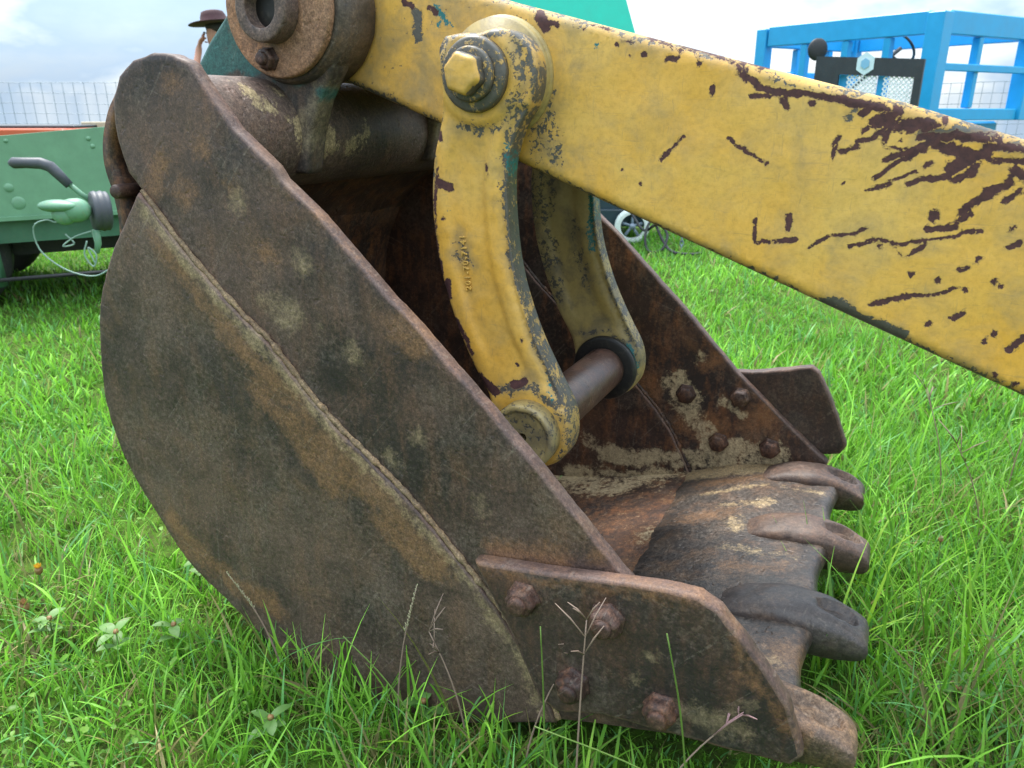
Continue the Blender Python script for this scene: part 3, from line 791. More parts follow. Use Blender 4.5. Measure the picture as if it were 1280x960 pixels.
fcut = plate('side_cutter', FCUT, 0.960, 0.990, [MAT['cutter'], MAT['edge']], bucket, 0.014, 0.006, (), ragged=0.0015)
for k, (u, z) in enumerate([(-.474, .353), (-.338, .365), (-.381, .235), (-.254, .242)]):
    bolt((u, 0.93, z), -1, fcut, r=0.024, h=0.024, off=k * 1.1, stud=False)

# cross tube, end stop pin
TC = (-1.165, 1.0)
mb = MB()
mb.lathe((TC[0], 0.026, TC[1]), (0, 1, 0), [(k * 0.0226, 0.101 + 0.0012 * mnoise.noise(Vector((k * .5, 0, 0)))) for k in range(41)], 72, cap0=False, cap1=False)
V = np.array([tuple(v) for v in mb.v])
Wr = np.zeros((len(V), 3), np.float32)
ang = np.arctan2(V[:, 2] - TC[1], V[:, 0] - TC[0])
P2 = np.c_[ang * 0.1, V[:, 1]]
Wr[:, 1] = field(P2, [(.025, [(.03, .22), (-.02, .24)]), (.02, [(.06, .16), (.09, .13)]), (.03, [(-.01, .30), (.0, .26)]), (.02, [(.0, .42), (-.03, .36)]), (.015, [(.10, .20)])], .06)
mb.build('cross_tube', MAT['tube'], bucket, True, Wr)
# throat plate closing the gap between tube and shell
mb = MB()
tp = spline([(-1.188, .908), (-1.235, .875), (-1.285, .835), (-1.345, .765)], 16)
rs_ = []
for w in np.linspace(.03, .935, 14):
    up_ = [Vector((q[0], w, q[1])) for q in tp]; dn_ = [Vector((q[0] - .008, w, q[1] - .012)) for q in tp[::-1]]
    rs_.append(up_ + dn_)
mb.rings(rs_).build('throat_plate', MAT['inside'], bucket)
mb = MB()
mb.lathe((-1.296, 0.05, .908), (0, -1, 0), [(0, .0125), (.055, .0125), (.059, .010)], 20)
mb.build('stop_pin', MAT['bolt'], bucket)

# hinge ears on the tube, retaining disc and pin collar
EAR = [(-1.062, .93), (-1.045, 1.0), (-1.02, 1.06), (-.985, 1.11), (-.955, 1.16), (-.942, 1.215), (-.955, 1.275), (-.995, 1.32), (-1.05, 1.343), (-1.11, 1.335), (-1.15, 1.29), (-1.19, 1.235), (-1.232, 1.198), (-1.27, 1.165), (-1.315, 1.115), (-1.335, 1.06), (-1.33, .97), (-1.26, .93)]
EAR_W = ([], [(.03, [(-1.05, 1.02), (-1.02, 1.07)]), (.02, [(-1.08, .98), (-1.06, 1.0)])], [(.05, [(-1.33, 1.10), (-1.24, 1.17), (-1.18, 1.15)]), (.014, [(-1.02, 1.075)]), (.01, [(-1.12, 1.09), (-1.06, 1.085)])])
def ear(w0, w1):
    return plate('hinge_ear', EAR, w0, w1, [MAT['ear'], MAT['ear']], bucket, 0.014, 0.008, EAR_W, fall=0.05, rough=0.002)
ear_n = ear(0.225, 0.275)
PC = (-1.068, 1.211)
mb = MB()
mb.lathe((PC[0], 0.302, PC[1]), (0, -1, 0), [(0, .128), (.07, .128), (.076, .125), (.095, .120), (.0951, .10)], 64).jitter(.0015, 30)
mb.build('pin_boss', MAT['ear'], ear_n)
mb = MB()
mb.lathe((PC[0], 0.206, PC[1]), (0, -1, 0), [(0, .112), (.004, .115), (.014, .115), (.017, .112), (.0175, .10), (.0172, .06)], 64).jitter(.0012, 40)
mb.build('retaining_disc', MAT['disc'], ear_n)
mb = MB()
mb.lathe((PC[0] - .004, 0.188, PC[1] - .004), (0, -1, 0), [(0, .055), (.032, .055), (.035, .0525), (.0352, .034), (.033, .0325), (.0, .032)], 48, cap0=False).jitter(.0007, 60)
mb.build('pin_collar', MAT['tube'], ear_n)
MB().lathe((PC[0] - .004, 0.1855, PC[1] - .004), (0, -1, 0), [(0, .0325), (.006, .0325), (.0062, .01)], 32).build('pin_hole_shade', MAT['hole'], ear_n)  # dark disc stands in for the shade inside the collar
mb = MB()
bolt((-1.092, 0.189, 1.128), -1, ear_n, r=0.019, h=0.018, stud=True)
ear_f = ear(0.665, 0.715)
mb = MB()
mb.lathe((PC[0], 0.64, PC[1]), (0, 1, 0), [(0, .128), (.10, .128), (.105, .12)], 48).jitter(.0015, 30)
mb.build('pin_boss', MAT['ear'], ear_f)

# ------------------------------------------------------------------ excavator arm with its linkage
ARM_RUST = [(r_ * (0.78 if r_ > .005 else 0.95), q) for r_, q in ARM_RUST]
ARM_GREY = [g for g in ARM_GREY if g[0] < .012] + [(.10, [(-1.0, 1.2), (-.80, 1.1)], .35, .33), (.02, [(-.62, 1.06), (-.61, .97)], .10, .48), (.004, [(-1.017, 1.095), (-.66, .96)], .03), (.003, [(-.66, .96), (.15, .655)], .02, .55), (.004, [(-.70, 1.212), (.10, 1.0)], .03, .52)]
arm = empty('excavator_dipper', BASE, -YAW)
tag(arm, 'chipped yellow excavator arm with rust scars and two curved links reaching into the bucket', 'excavator arm')
ARM = [(-1.017, 1.09), (-.824, 1.02), (-.66, .955), (-.175, .771), (.147, .65), (.7, .44), (1.25, .16), (1.45, .05), (1.6, .01), (1.72, .10), (1.74, .28), (1.55, .46), (1.1, .69), (.6, .858), (.08, 1.006), (-.071, 1.053), (-.258, 1.101), (-.481, 1.160), (-.59, 1.189), (-.697, 1.217), (-.9, 1.275), (-1.0, 1.32), (-1.08, 1.335), (-1.16, 1.30), (-1.19, 1.215), (-1.16, 1.13), (-1.08, 1.098)]
extra = []
for r_, pts in ARM_RUST + ARM_TEAL:
    Q = [np.array(p) for p in pts]
    if len(Q) == 1:
        for a in range(6):
            extra.append(Q[0] + r_ * np.array([math.cos(a * 1.05), math.sin(a * 1.05)]))
        extra.append(Q[0]); continue
    for a, b in zip(Q[:-1], Q[1:]):
        d = (b - a); L_ = np.linalg.norm(d); d = d / L_; nn = np.array([-d[1], d[0]])
        for k in range(int(L_ / 0.004) + 1):
            p = a + d * k * 0.004
            extra += [p, p + nn * r_, p - nn * r_, p + nn * (r_ + .004), p - nn * (r_ + .004)]
plate('beam', ARM, 0.31, 0.63, [MAT['yellow'], MAT['yellow']], arm, 0.010, 0.014, (ARM_RUST, ARM_GREY, ARM_TEAL), extra=extra, rough=0.0011)

LINK = [(-.763, 1.157), (-.775, 1.135), (-.771, 1.08), (-.774, 1.027), (-.791, .962), (-.797, .88), (-.786, .781), (-.756, .68), (-.724, .607), (-.690, .548), (-.679, .50), (-.672, .46), (-.645, .428), (-.60, .414), (-.556, .430), (-.53, .46), (-.522, .50), (-.531, .545), (-.562, .60), (-.602, .678), (-.634, .77), (-.648, .86), (-.650, .95), (-.632, 1.012), (-.606, 1.055), (-.598, 1.095), (-.605, 1.13), (-.63, 1.155), (-.665, 1.166), (-.70, 1.160), (-.73, 1.161)]
LL = spline([(1.06, -.772), (1.027, -.774), (.962, -.791), (.88, -.797), (.781, -.786), (.68, -.756), (.607, -.724), (.548, -.69)], 60)
LR = spline([(1.06, -.604), (1.012, -.632), (.95, -.650), (.86, -.648), (.77, -.634), (.678, -.602), (.60, -.562), (.545, -.531)], 60)
lz = np.array([p[0] for p in LL])[::-1]; lu = np.array([p[1] for p in LL])[::-1]
rz = np.array([p[0] for p in LR])[::-1]; ru = np.array([p[1] for p in LR])[::-1]
def link_relief(u, z):
    d = 0.0
    if 0.54 < z < 1.05:
        a, b = np.interp(z, lz, lu), np.interp(z, rz, ru)
        s_ = (u - a) / (b - a)
        fade = smooth01(0.57, 0.66, z) * (1 - smooth01(0.96, 1.03, z))
        d += 0.0065 * fade * smooth01(0.16, 0.29, s_) * (1 - smooth01(0.66, 0.76, s_))
        d += 0.007 * smooth01(0.84, 1.0, s_) + 0.003 * (1 - smooth01(0.0, 0.10, s_))
    rb = math.hypot(u + .602, z - .492)
    d -= 0.005 * (1 - smooth01(0.074, 0.10, rb))
    rt = math.hypot(u + .700, z - 1.095)
    d -= 0.006 * (1 - smooth01(0.068, 0.082, rt))
    return d
LRIM = [(.006, [(b, z) for z, b in zip(rz[::3], ru[::3])], .03, .67), (.002, [(b, z) for z, b in zip(lz[::3], lu[::3])], .02, .62),
        (.006, [(-.60, 1.06), (-.598, 1.10), (-.61, 1.135), (-.64, 1.16), (-.70, 1.16), (-.763, 1.157), (-.775, 1.13)], .03, .72),
        (.004, [(-.53, .47), (-.522, .50), (-.531, .55)], .03, .7), (.008, [(-.66, .565), (-.60, .575), (-.55, .55)], .03, .64)]
def link_outline():
    q = [tuple(p) for p in spline(LINK + [LINK[0]], 150)][:-1]
    return q
link_n = plate('link', link_outline(), 0.236, 0.286, [MAT['yellow_link'], MAT['yellow_link']], arm, 0.006, 0.007,
               (LINK_RUST, [(g[0] * .6, g[1], .05, .54) for g in LINK_GREY] + LRIM, [(q[0] * .55, q[1]) for q in LINK_TEAL]), relief=link_relief, rough=0.0012)
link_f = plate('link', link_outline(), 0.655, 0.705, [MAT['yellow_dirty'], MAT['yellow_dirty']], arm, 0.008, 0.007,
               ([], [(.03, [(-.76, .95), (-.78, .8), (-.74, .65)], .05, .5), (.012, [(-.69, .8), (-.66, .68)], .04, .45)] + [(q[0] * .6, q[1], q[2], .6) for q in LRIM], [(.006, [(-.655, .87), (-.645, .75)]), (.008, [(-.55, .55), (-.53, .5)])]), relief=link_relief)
# upper pivot: collar, washers and hexagon bolt head
TP = (-.700, 1.097)
mb = MB(); mb.lathe((TP[0] + .004, 0.318, TP[1] - .002), (0, -1, 0), [(0, .098), (.012, .098), (.016, .094), (.034, .092)], 56)
mb.build('pivot_collar', MAT['yellow_dirty'], arm)
def washers(y0, sgn, parent, far_=False):
    m1 = MB(); m1.lathe((TP[0], y0, TP[1]), (0, sgn, 0), [(0, .058), (.012, .058), (.016, .054), (.017, .03)], 48).jitter(.0012, 60)
    Wv = np.zeros((len(m1.v), 3), np.float32); Wv[:, 1] = 0.66
    m1.build('washer', MAT['yellow_link'], parent, True, Wv)
    m2 = MB(); m2.lathe((TP[0], y0 + sgn * .016, TP[1]), (0, sgn, 0), [(0, .042), (.011, .042), (.014, .039), (.0142, .02)], 40).jitter(.001, 60)
    Wv = np.zeros((len(m2.v), 3), np.float32); Wv[:, 1] = 0.62
    m2.build('washer', MAT['yellow_link'], parent, True, Wv)
    m3 = MB(); m3.lathe((TP[0], y0 + sgn * .029, TP[1]), (0, sgn, 0), [(0, .034), (.020, .034), (.026, .031), (.028, .026), (.0285, .008)], 48, lambda a: hexr(a + .3)).jitter(.0012, 70)
    Wv = np.zeros((len(m3.v), 3), np.float32)
    Wv[:, 1] = [0.72 if abs(v[1] - (y0 + sgn * .029)) < .021 else 0.30 for v in m3.v]
    m3.build('bolt_head', MAT['yellow_link'], parent, True, Wv)
washers(0.230, -1, link_n)
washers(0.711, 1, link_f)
# lower pin with end cap
BP = (-.602, .490)
mb = MB(); mb.lathe((BP[0], 0.24, BP[1]), (0, 1, 0), [(k * .02, .0485) for k in range(25)], 48).build('connecting_pin', MAT['pin'], arm)
mb = MB(); mb.lathe((BP[0], 0.234, BP[1]), (0, -1, 0), [(0, .062), (.032, .062), (.037, .058), (.0375, .051), (.034, .048), (.0345, .009), (.0344, .0085), (.012, .008)], 48).jitter(.0012, 50)
Wv = np.zeros((len(mb.v), 3), np.float32); Wv[:, 1] = 0.44
mb.build('pin_cap', MAT['yellow_dirty'], link_n, True, Wv)
mb = MB(); mb.lathe((BP[0], 0.658, BP[1]), (0, -1, 0), [(0, .074), (.020, .074), (.024, .070), (.024, .05)], 48)
mb.build('seal_ring', MAT['hole'], link_f)
mb = MB(); mb.lathe((BP[0], 0.283, BP[1]), (0, 1, 0), [(0, .072), (.018, .072), (.02, .06)], 40)
mb.build('seal_ring', MAT['hole'], link_n)
# cast part number on the link face
cu = bpy.data.curves.new('cast_number', 'FONT')
cu.body = '201-70-7141'
cu.size = 0.0155; cu.extrude = 0.0012; cu.bevel_depth = 0.0004; cu.space_character = 1.25; cu.align_x = 'CENTER'; cu.align_y = 'CENTER'
tmp = bpy.data.objects.new('tmp_number', cu); COL.objects.link(tmp)
bpy.context.view_layer.update()
me = bpy.data.meshes.new_from_object(tmp.evaluated_get(bpy.context.evaluated_depsgraph_get()))
bpy.data.objects.remove(tmp)
num = bpy.data.objects.new('cast_number', me); COL.objects.link(num)
me.materials.clear(); me.materials.append(MAT['yellow_link'])
num.parent = link_n
num.location = (-.733, 0.2410, .787)
num.rotation_euler = Matrix(((-0.11, -0.99, 0), (0, 0, -1), (0.99, -0.11, 0))).to_euler()
# ------------------------------------------------------------------ background machines
P_GREEN = plain_paint('trailer_green_paint', (0.125, 0.265, 0.155), 0.12, 0.42, dirt=(0.10, 0.13, 0.08), dirt_amt=0.2)
P_GREEN_D = plain_paint('dark_chassis_green_paint', (0.045, 0.135, 0.075), 0.2, 0.45)  # dark green paint of the chassis parts and rims
P_GREEN_L = plain_paint('cast_coupling_green_paint', (0.12, 0.27, 0.16), 0.25, 0.45, dirt=(0.3, 0.2, 0.12), dirt_amt=0.35)
P_BLACK = plain_paint('black_rubber', (0.018, 0.018, 0.020), 0.3, 0.55)
P_GREYPL = plain_paint('grey_black_grip', (0.050, 0.055, 0.065), 0.2, 0.5)
P_ZINC = plain_paint('galvanised_wire', (0.20, 0.25, 0.31), 0.2, 0.5, 0.2)
P_CABLE = plain_paint('pale_green_cable', (0.20, 0.30, 0.25), 0.2, 0.5)
P_TEAL = plain_paint('teal_green_paint', (0.0, 0.46, 0.34), 0.06, 0.4, dirt_amt=0.06)
P_NAVY = plain_paint('dark_blue_green_paint', (0.010, 0.030, 0.042), 0.3, 0.4, dirt_amt=0.1)
P_WHITE = plain_paint('white_wheel_paint', (0.62, 0.68, 0.64), 0.15, 0.4)
P_BLUE = plain_paint('sky_blue_paint', (0.010, 0.30, 0.60), 0.08, 0.38, dirt_amt=0.06)
P_DARKPANEL = plain_paint('black_panel_paint', (0.022, 0.028, 0.034), 0.3, 0.42, dirt=(0.10, 0.06, 0.04), dirt_amt=0.35)
P_RED = plain_paint('orange_red_paint', (0.50, 0.095, 0.035), 0.12, 0.45, dirt_amt=0.1)
P_POST = plain_paint('weathered_post', (0.20, 0.19, 0.16), 0.25, 0.8)
P_MESH = plain_paint('silver_expanded_metal', (0.75, 0.79, 0.80), 0.1, 0.4, 0.0, dirt_amt=0.02)
P_STICKER = plain_paint('pale_blue_sticker', (0.55, 0.68, 0.72), 0.05, 0.4, dirt_amt=0.05)
P_STICKER_B = plain_paint('blue_sticker_centre', (0.20, 0.42, 0.60), 0.05, 0.4, dirt_amt=0.05)

def wheel(parent, c, axis, r, wdt, rim_mat, name='wheel', tyre_mat=None):
    c = Vector(c); ax = Vector(axis).normalized()
    p = c - ax * wdt / 2
    ty = MB().lathe(p, ax, [(0, r * .62), (0, r * .86), (wdt * .12, r * .97), (wdt * .3, r), (wdt * .7, r), (wdt * .88, r * .97), (wdt, r * .86), (wdt, r * .62)], 40).build(name, tyre_mat or P_BLACK, parent)
    MB().lathe(p - ax * .004, ax, [(0, r * .60), (.012, r * .64), (.03, r * .5), (wdt * .4, r * .42), (wdt * .4, r * .15), (wdt * .15, r * .13), (wdt * .12, r * .05)], 32).build('rim', rim_mat, ty)
    return ty

# green trailer
tr = empty('green_trailer', (-2.30, 4.30, 0))
tag(tr, 'green trailer with riveted side panel and towing coupling standing left of the bucket', 'trailer')
def T(x, y, z):
    return Vector((x + 2.30, y - 4.30, z))
pA, pB = Vector((-4.2, 2.70)), Vector((-1.75, 5.05))     # near face of the body, receding to the right
pA = Vector((-3.35, 3.72)); pB = Vector((-1.62, 4.78))
dirp = (pB - pA).normalized(); nrm = Vector((-dirp.y, dirp.x))   # nrm points away from camera
def slab(z0, z1, t, off=0.0, ext=0.0, top0=None, top1=None):
    a, b = pA - dirp * ext, pB + dirp * ext
    c0, c1 = a + nrm * off, b + nrm * off
    d0, d1 = a + nrm * (off + t), b + nrm * (off + t)
    za, zb = top0 or z1, top1 or z1
    mb = MB()
    q = [T(c0.x, c0.y, z0), T(c1.x, c1.y, z0), T(d1.x, d1.y, z0), T(d0.x, d0.y, z0), T(c0.x, c0.y, za), T(c1.x, c1.y, zb), T(d1.x, d1.y, zb), T(d0.x, d0.y, za)]
    mb.v = q
    mb.f = [[0, 3, 2, 1], [4, 5, 6, 7], [0, 1, 5, 4], [1, 2, 6, 5], [2, 3, 7, 6], [3, 0, 4, 7]]
    return mb
side = slab(.505, .945, .03, top0=.856, top1=1.022).build('side_panel', P_GREEN, tr, False)
slab(.505, .78, .03, off=1.25).build('side_panel', P_GREEN, tr, False)
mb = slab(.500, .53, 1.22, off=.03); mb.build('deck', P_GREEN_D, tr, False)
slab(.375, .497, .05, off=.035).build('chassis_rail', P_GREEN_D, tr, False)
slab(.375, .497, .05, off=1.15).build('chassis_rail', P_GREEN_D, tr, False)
def on_panel(s_, z, off=0.0):
    p = pA + dirp * s_ - nrm * off
    return T(p.x, p.y, z)
for k, (s_, z, r_) in enumerate([(.86, .90, .011), (1.24, .905, .013), (1.255, .865, .013), (.83, .665, .024), (.86, .585, .035), (1.6, .90, .012), (.45, .89, .012)]):
    MB().lathe(on_panel(s_, z, -.002), (-nrm.x, -nrm.y, 0), [(0, r_), (.004, r_ * .95), (.008, r_ * .5), (.009, r_ * .1)], 16).build('rivet', P_GREEN, side)
slab(.497, .517, .05, off=-.022).build('panel_flange', P_GREEN, tr, False)
for s_ in (.30, 1.05, 1.75):
    q0 = on_panel(s_, .52, .012); q1 = on_panel(s_, .86 + .08 * s_, .012)
    if s_ != 1.05:
        MB().bar(q0, q1, .03, .02).build('panel_rib', P_GREEN, tr, False)
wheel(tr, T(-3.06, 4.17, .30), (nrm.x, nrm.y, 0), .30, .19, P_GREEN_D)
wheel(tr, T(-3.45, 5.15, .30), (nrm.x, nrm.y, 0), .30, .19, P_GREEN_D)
mb = MB().bar(T(-3.06, 4.17, .30), T(-3.45, 5.15, .30), .06, .06); mb.build('axle', P_BLACK, tr)
slab(.27, .372, .9, off=.3).build('floor_box', P_BLACK, tr, False)
MB().bar(T(-2.75, 4.05, .42), T(-2.74, 4.05, .16), .05, .07).build('mudguard_stay', P_GREEN_D, tr)
MB().bar(T(-2.7, 4.0, .205), T(-1.75, 4.35, .23), .018, .018).build('brake_rod', P_BLACK, tr)
# drawbar and overrun coupling, pointing at the viewer's left
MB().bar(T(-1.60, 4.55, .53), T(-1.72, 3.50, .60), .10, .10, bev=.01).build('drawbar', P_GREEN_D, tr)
cp = MB()
cc_ = T(-1.905, 3.30, .668)
for (c_off, rad) in (((0, 0, 0), (.090, .052, .026)), ((.055, .02, -.020), (.062, .052, .052)), ((.015, .005, -.035), (.050, .040, .045))):
    cp.ell((cc_.x + c_off[0], cc_.y + c_off[1], cc_.z + c_off[2]), rad, 20, 12)
cp.jitter(.004, 14)
coup = cp.build('coupling', P_GREEN_L, tr)
MB().tube([T(-1.80, 3.36, .56), T(-1.80, 3.36, .50), T(-1.81, 3.355, .46)], [.018, .014, .010], 10).build('ball_clamp', P_GREEN_L, coup)
MB().lathe(T(-1.785, 3.40, .635), Vector((.8, .6, -.05)), [(-.04, .055), (-.035, .080), (-.020, .086), (-.008, .081), (.004, .087), (.016, .082), (.026, .084), (.034, .075), (.038, .05)], 28).build('rubber_boot', P_GREYPL, coup)
MB().tube([T(-1.80, 3.42, .655), T(-1.86, 3.40, .71), T(-1.91, 3.39, .765)], .011, 10).build('brake_lever', P_GREEN_L, coup)
MB().tube([T(-1.895, 3.39, .745), T(-1.93, 3.385, .79), T(-1.955, 3.38, .822), T(-1.99, 3.375, .836), T(-2.05, 3.37, .838), T(-2.10, 3.365, .838), T(-2.115, 3.365, .836)], [.018, .022, .024, .024, .022, .023, .012], 14).build('lever_grip', P_GREYPL, coup)
for k, pts in enumerate([[(-1.90, 3.3, .63), (-1.93, 3.3, .60), (-1.97, 3.3, .61), (-2.03, 3.3, .58), (-2.02, 3.3, .48), (-1.93, 3.3, .40), (-1.82, 3.3, .37), (-1.74, 3.3, .40), (-1.66, 3.35, .47), (-1.65, 3.4, .58)],
                         [(-1.90, 3.3, .55), (-1.87, 3.3, .51), (-1.92, 3.3, .50), (-1.86, 3.3, .54), (-1.80, 3.32, .56)],
                         [(-1.82, 3.31, .52), (-1.84, 3.31, .46), (-1.81, 3.31, .41), (-1.79, 3.31, .46), (-1.82, 3.31, .49), (-1.80, 3.31, .42)]]):
    MB().tube([T(*p) for p in spline(pts, 40)], .0034, 6).build('safety_cable', P_CABLE, coup)
# frame ironwork behind the coupling
MB().bar(T(-1.70, 3.6, .58), T(-1.66, 3.55, .18), .05, .05, bev=.006).build('stand_leg', P_GREEN_L, tr)
MB().lathe(T(-1.62, 3.52, .20), (.7, -.7, .1), [(-.02, .10), (.02, .10)], 24).build('stand_wheel', P_GREEN_D, tr)
for k, (x0, z0, x1, z1, th) in enumerate([(-1.76, .66, -1.56, .70, .03), (-1.76, .60, -1.54, .60, .04), (-1.68, .70, -1.66, .45, .035), (-1.74, .54, -1.58, .40, .03), (-1.62, .68, -1.60, .50, .02), (-1.80, .50, -1.60, .52, .045), (-1.72, .645, -1.72, .56, .02)]):
    MB().bar(T(x0, 3.50 + .02 * k, z0), T(x1, 3.54 + .02 * k, z1), th, th, bev=.004).build('frame_bracket', P_GREEN_L, tr)

# orange machine behind the trailer
om = empty('orange_machine', (-4.6, 7.4, 0))
tag(om, 'orange-red flat machine bed with a black top strip behind the green trailer', 'machine')
MB().box((0, 0, .815), (1.5, .9, .18), bev=.01).build('bed', P_RED, om, False)
MB().box((0, .1, .917), (1.46, .66, .024), bev=.006).build('top_strip', P_DARKPANEL, om, False)
for sx in (-.5, .5):
    wheel(om, (sx, -.35, .30), (0, 1, 0), .30, .16, P_RED)
    wheel(om, (sx, .35, .30), (0, 1, 0), .30, .16, P_RED)
MB().box((0, 0, .55), (1.3, .3, .32), bev=.01).build('chassis', P_DARKPANEL, om, False)
cr = empty('cream_board', (-3.72, 7.6, 0))
tag(cr, 'pale timber board standing on legs behind the green trailer', 'board')
MB().box((0, 0, .93), (.60, .06, .05), bev=.006).build('plank', plain_paint('pale_timber', (0.48, 0.40, 0.28), 0.2, 0.7), cr, False)
for sx in (-.25, .25):
    MB().box((sx, 0, .45), (.06, .05, .91), bev=.006).build('leg', P_POST, cr, False)

# teal hopper machine behind the arm
hp = empty('green_hopper_machine', (0.2, 7.1, 0))
tag(hp, 'bright teal-green steel hopper on a dark blue-green frame behind the yellow arm', 'hopper machine')
def frust(z0, z1, a, b, c, d):
    """a,b half sizes bottom; c,d half sizes top"""
    return MB().rings([[Vector((-a, -b, z0)), Vector((a, -b, z0)), Vector((a, b, z0)), Vector((-a, b, z0))],
                       [Vector((-c, -d, z1)), Vector((c, -d, z1)), Vector((c, d, z1)), Vector((-c, d, z1))]])
frust(1.22, 2.45, .90, .55, .50, .35).build('hopper', P_TEAL, hp, False)
frust(.70, 1.22, .52, .40, .88, .53).build('lower_hopper', P_TEAL, hp, False)
MB().box((0.1, -.10, .42), (1.75, .8, .56), bev=.01).build('frame', P_NAVY, hp, False)
MB().box((0.65, -.52, .20), (.62, .05, .14), bev=.006).build('skirt', P_NAVY, hp, False)
tw = P_WHITE
for sx, sy in ((.80, -.62), (-.75, -.6), (.70, .35), (-.7, .35)):
    wv = MB().lathe((sx, sy - .03, .145), (0, 1, 0), [(0, .10), (0, .125), (.012, .145), (.05, .145), (.062, .125), (.062, .10), (0, .10)], 32, None, False, False).build('wheel', P_WHITE, hp)
    mbs = MB()
    for a in range(5):
        mbs.bar((sx, sy, .145), (sx + .09 * math.cos(a * 1.257 + .3), sy, .145 + .09 * math.sin(a * 1.257 + .3)), .022, .02)
    mbs.lathe((sx, sy - .035, .145), (0, 1, 0), [(0, .025), (.07, .025)], 16)
    mbs.build('spokes', P_ZINC, wv)
    MB().bar((sx, sy, .145), (sx, sy + .12, .3), .04, .04).build('wheel_bracket', P_NAVY, hp)
cable = spline([(.75, -.7, .30), (.84, -.95, .16), (.93, -1.05, .22), (1.0, -1.1, .15), (.96, -1.15, .04), (.86, -1.1, .02), (.84, -1.05, .14), (.90, -1.0, .24), (.97, -1.1, .10), (1.03, -1.2, .03), (1.16, -1.25, .02), (1.24, -1.25, .03)], 90)
MB().tube(cable, .011, 7).build('hose', P_BLACK, hp)
def chain(parent, x, y, z0, n, pitch=.034):
    for k in range(n):
        pts = []
        for a in range(16):
            t = 2 * math.pi * a / 16
            cx = math.cos(t) * .012; cz = math.sin(t) * .025
            pts.append((x + (cx if k % 2 == 0 else cx * .25), y + (0 if k % 2 == 0 else cx), z0 - k * pitch + cz))
        MB().tube(pts + [pts[0], pts[1]], .0045, 6, False).build('chain_link', P_ZINC, parent)
MB().bar((.85, -.5, .52), (1.14, -1.0, .50), .05, .05).build('tow_bar', P_NAVY, hp)
chain(hp, 1.14, -1.0, .47, 14)

# blue cab frame machine
bl = empty('blue_cab_tractor', (3.5, 7.6, 0))
tag(bl, 'open cab of bright blue steel bars on a tractor beyond the yellow arm', 'tractor')
Bc = Vector((3.54, 7.0)); Bl = Vector((2.54, 8.45)); Br = Vector((4.75, 7.7)); Bb = Bl + Br - Bc
def B(p, z):
    return Vector((p.x - 3.5, p.y - 7.6, z))
ZT, ZB = 1.82, .99
def cabbar(name, p0, z0, p1, z1, wx, wy):
    d = (p1 - p0)
    up = (0, 0, 1) if d.length > 1e-4 else (dirs.x, dirs.y, 0)
    return MB().bar(B(p0, z0), B(p1, z1), wx, wy, up, .006).build(name, P_BLUE, bl, False)
dirs = (Bl - Bc).normalized()
for p, t in ((Bc, .15), (Bl, .12), (Br, .14), (Bb, .11)):
    cabbar('corner_post', p, ZB - .02, p, ZT, t, t)
for a, b in ((Bc, Bl), (Bc, Br), (Br, Bb), (Bl, Bb)):
    e = (b - a).normalized()
    cabbar('roof_rail', a + e * .075, ZT - .075, b - e * .075, ZT - .075, .09, .18)
    cabbar('sill_rail', a + e * .075, ZB + .03, b - e * .075, ZB + .03, .09, .10)
for k, f in enumerate((.24, .47, .72)):
    p = Bc + (Bl - Bc) * f
    cabbar('window_bar', p, ZB + .085, p, ZT - .17, .07, .07)
dirs = (Br - Bc).normalized()
p = Bc + (Br - Bc) * .42
cabbar('window_bar', p, ZB + .085, p, ZT - .17, .075, .06)
for f in (.35, .7):
    p = Bl + (Bb - Bl) * f
    cabbar('window_bar', p, ZB + .085, p, ZT - .17, .07, .06)
p = Br + (Bb - Br) * .5
cabbar('window_bar', p, ZB + .085, p, ZT - .17, .07, .06)
e = (Br - Bc).normalized()
q0 = Bc + e * .08 - Vector((-e.y, e.x)) * .035
cabbar('cross_rail', q0, 1.40, Br - e * .085 - Vector((-e.y, e.x)) * .035, 1.40, .05, .06)
cabbar('cross_rail', Bl + (Bb - Bl) * .05, 1.40, Bb - (Bb - Bl) * .05, 1.40, .05, .06)
# body and wheels below the cab
mid = (Bl + Br) / 2
rot = Matrix.Rotation(math.atan2((Br - Bc).y, (Br - Bc).x), 3, 'Z')
MB().box(B(mid, .76), (1.3, 1.6, .40), rot, .02).build('body', P_BLUE, bl, False)
e2 = (Bl - Bc).normalized()
for a, s2 in ((Bc, 1), (Br, -1)):
    for f in (.2, .85):
        c0 = a + e2 * (f * 1.7) + e * (s2 * .12)
        wheel(bl, B(c0, .42), (e.x, e.y, 0), .42, .22, P_WHITE)
# black radiator guard with expanded metal windows, in front of the cab
g0, g1 = Vector((2.47, 6.75)), Vector((3.10, 6.25))
ge = (g1 - g0).normalized(); gl = (g1 - g0).length
def Gp(s_, z, d=0.0):
    p = g0 + ge * s_ + Vector((-ge.y, ge.x)) * d
    return B(p, z)
GT0, GT1 = 1.465, 1.415
def gtop(s_):
    return GT0 + (GT1 - GT0) * s_ / gl
wins = [(.27, .49), (.52, .735)]
mb = MB()
def gbox(s0, s1, z0f, z1f):
    q = []
    for d in (-.02, .02):
        q += [Gp(s0, z0f(s0), d), Gp(s1, z0f(s1), d), Gp(s1, z1f(s1), d), Gp(s0, z1f(s0), d)]
    i = len(mb.v); mb.v += q
    for f in ((0, 1, 2, 3), (7, 6, 5, 4), (0, 4, 5, 1), (1, 5, 6, 2), (2, 6, 7, 3), (3, 7, 4, 0)):
        mb.f.append([i + k for k in f])
zlow = lambda s_: .72
wt = lambda s_: gtop(s_) - .13
wb = lambda s_: gtop(s_) - .42
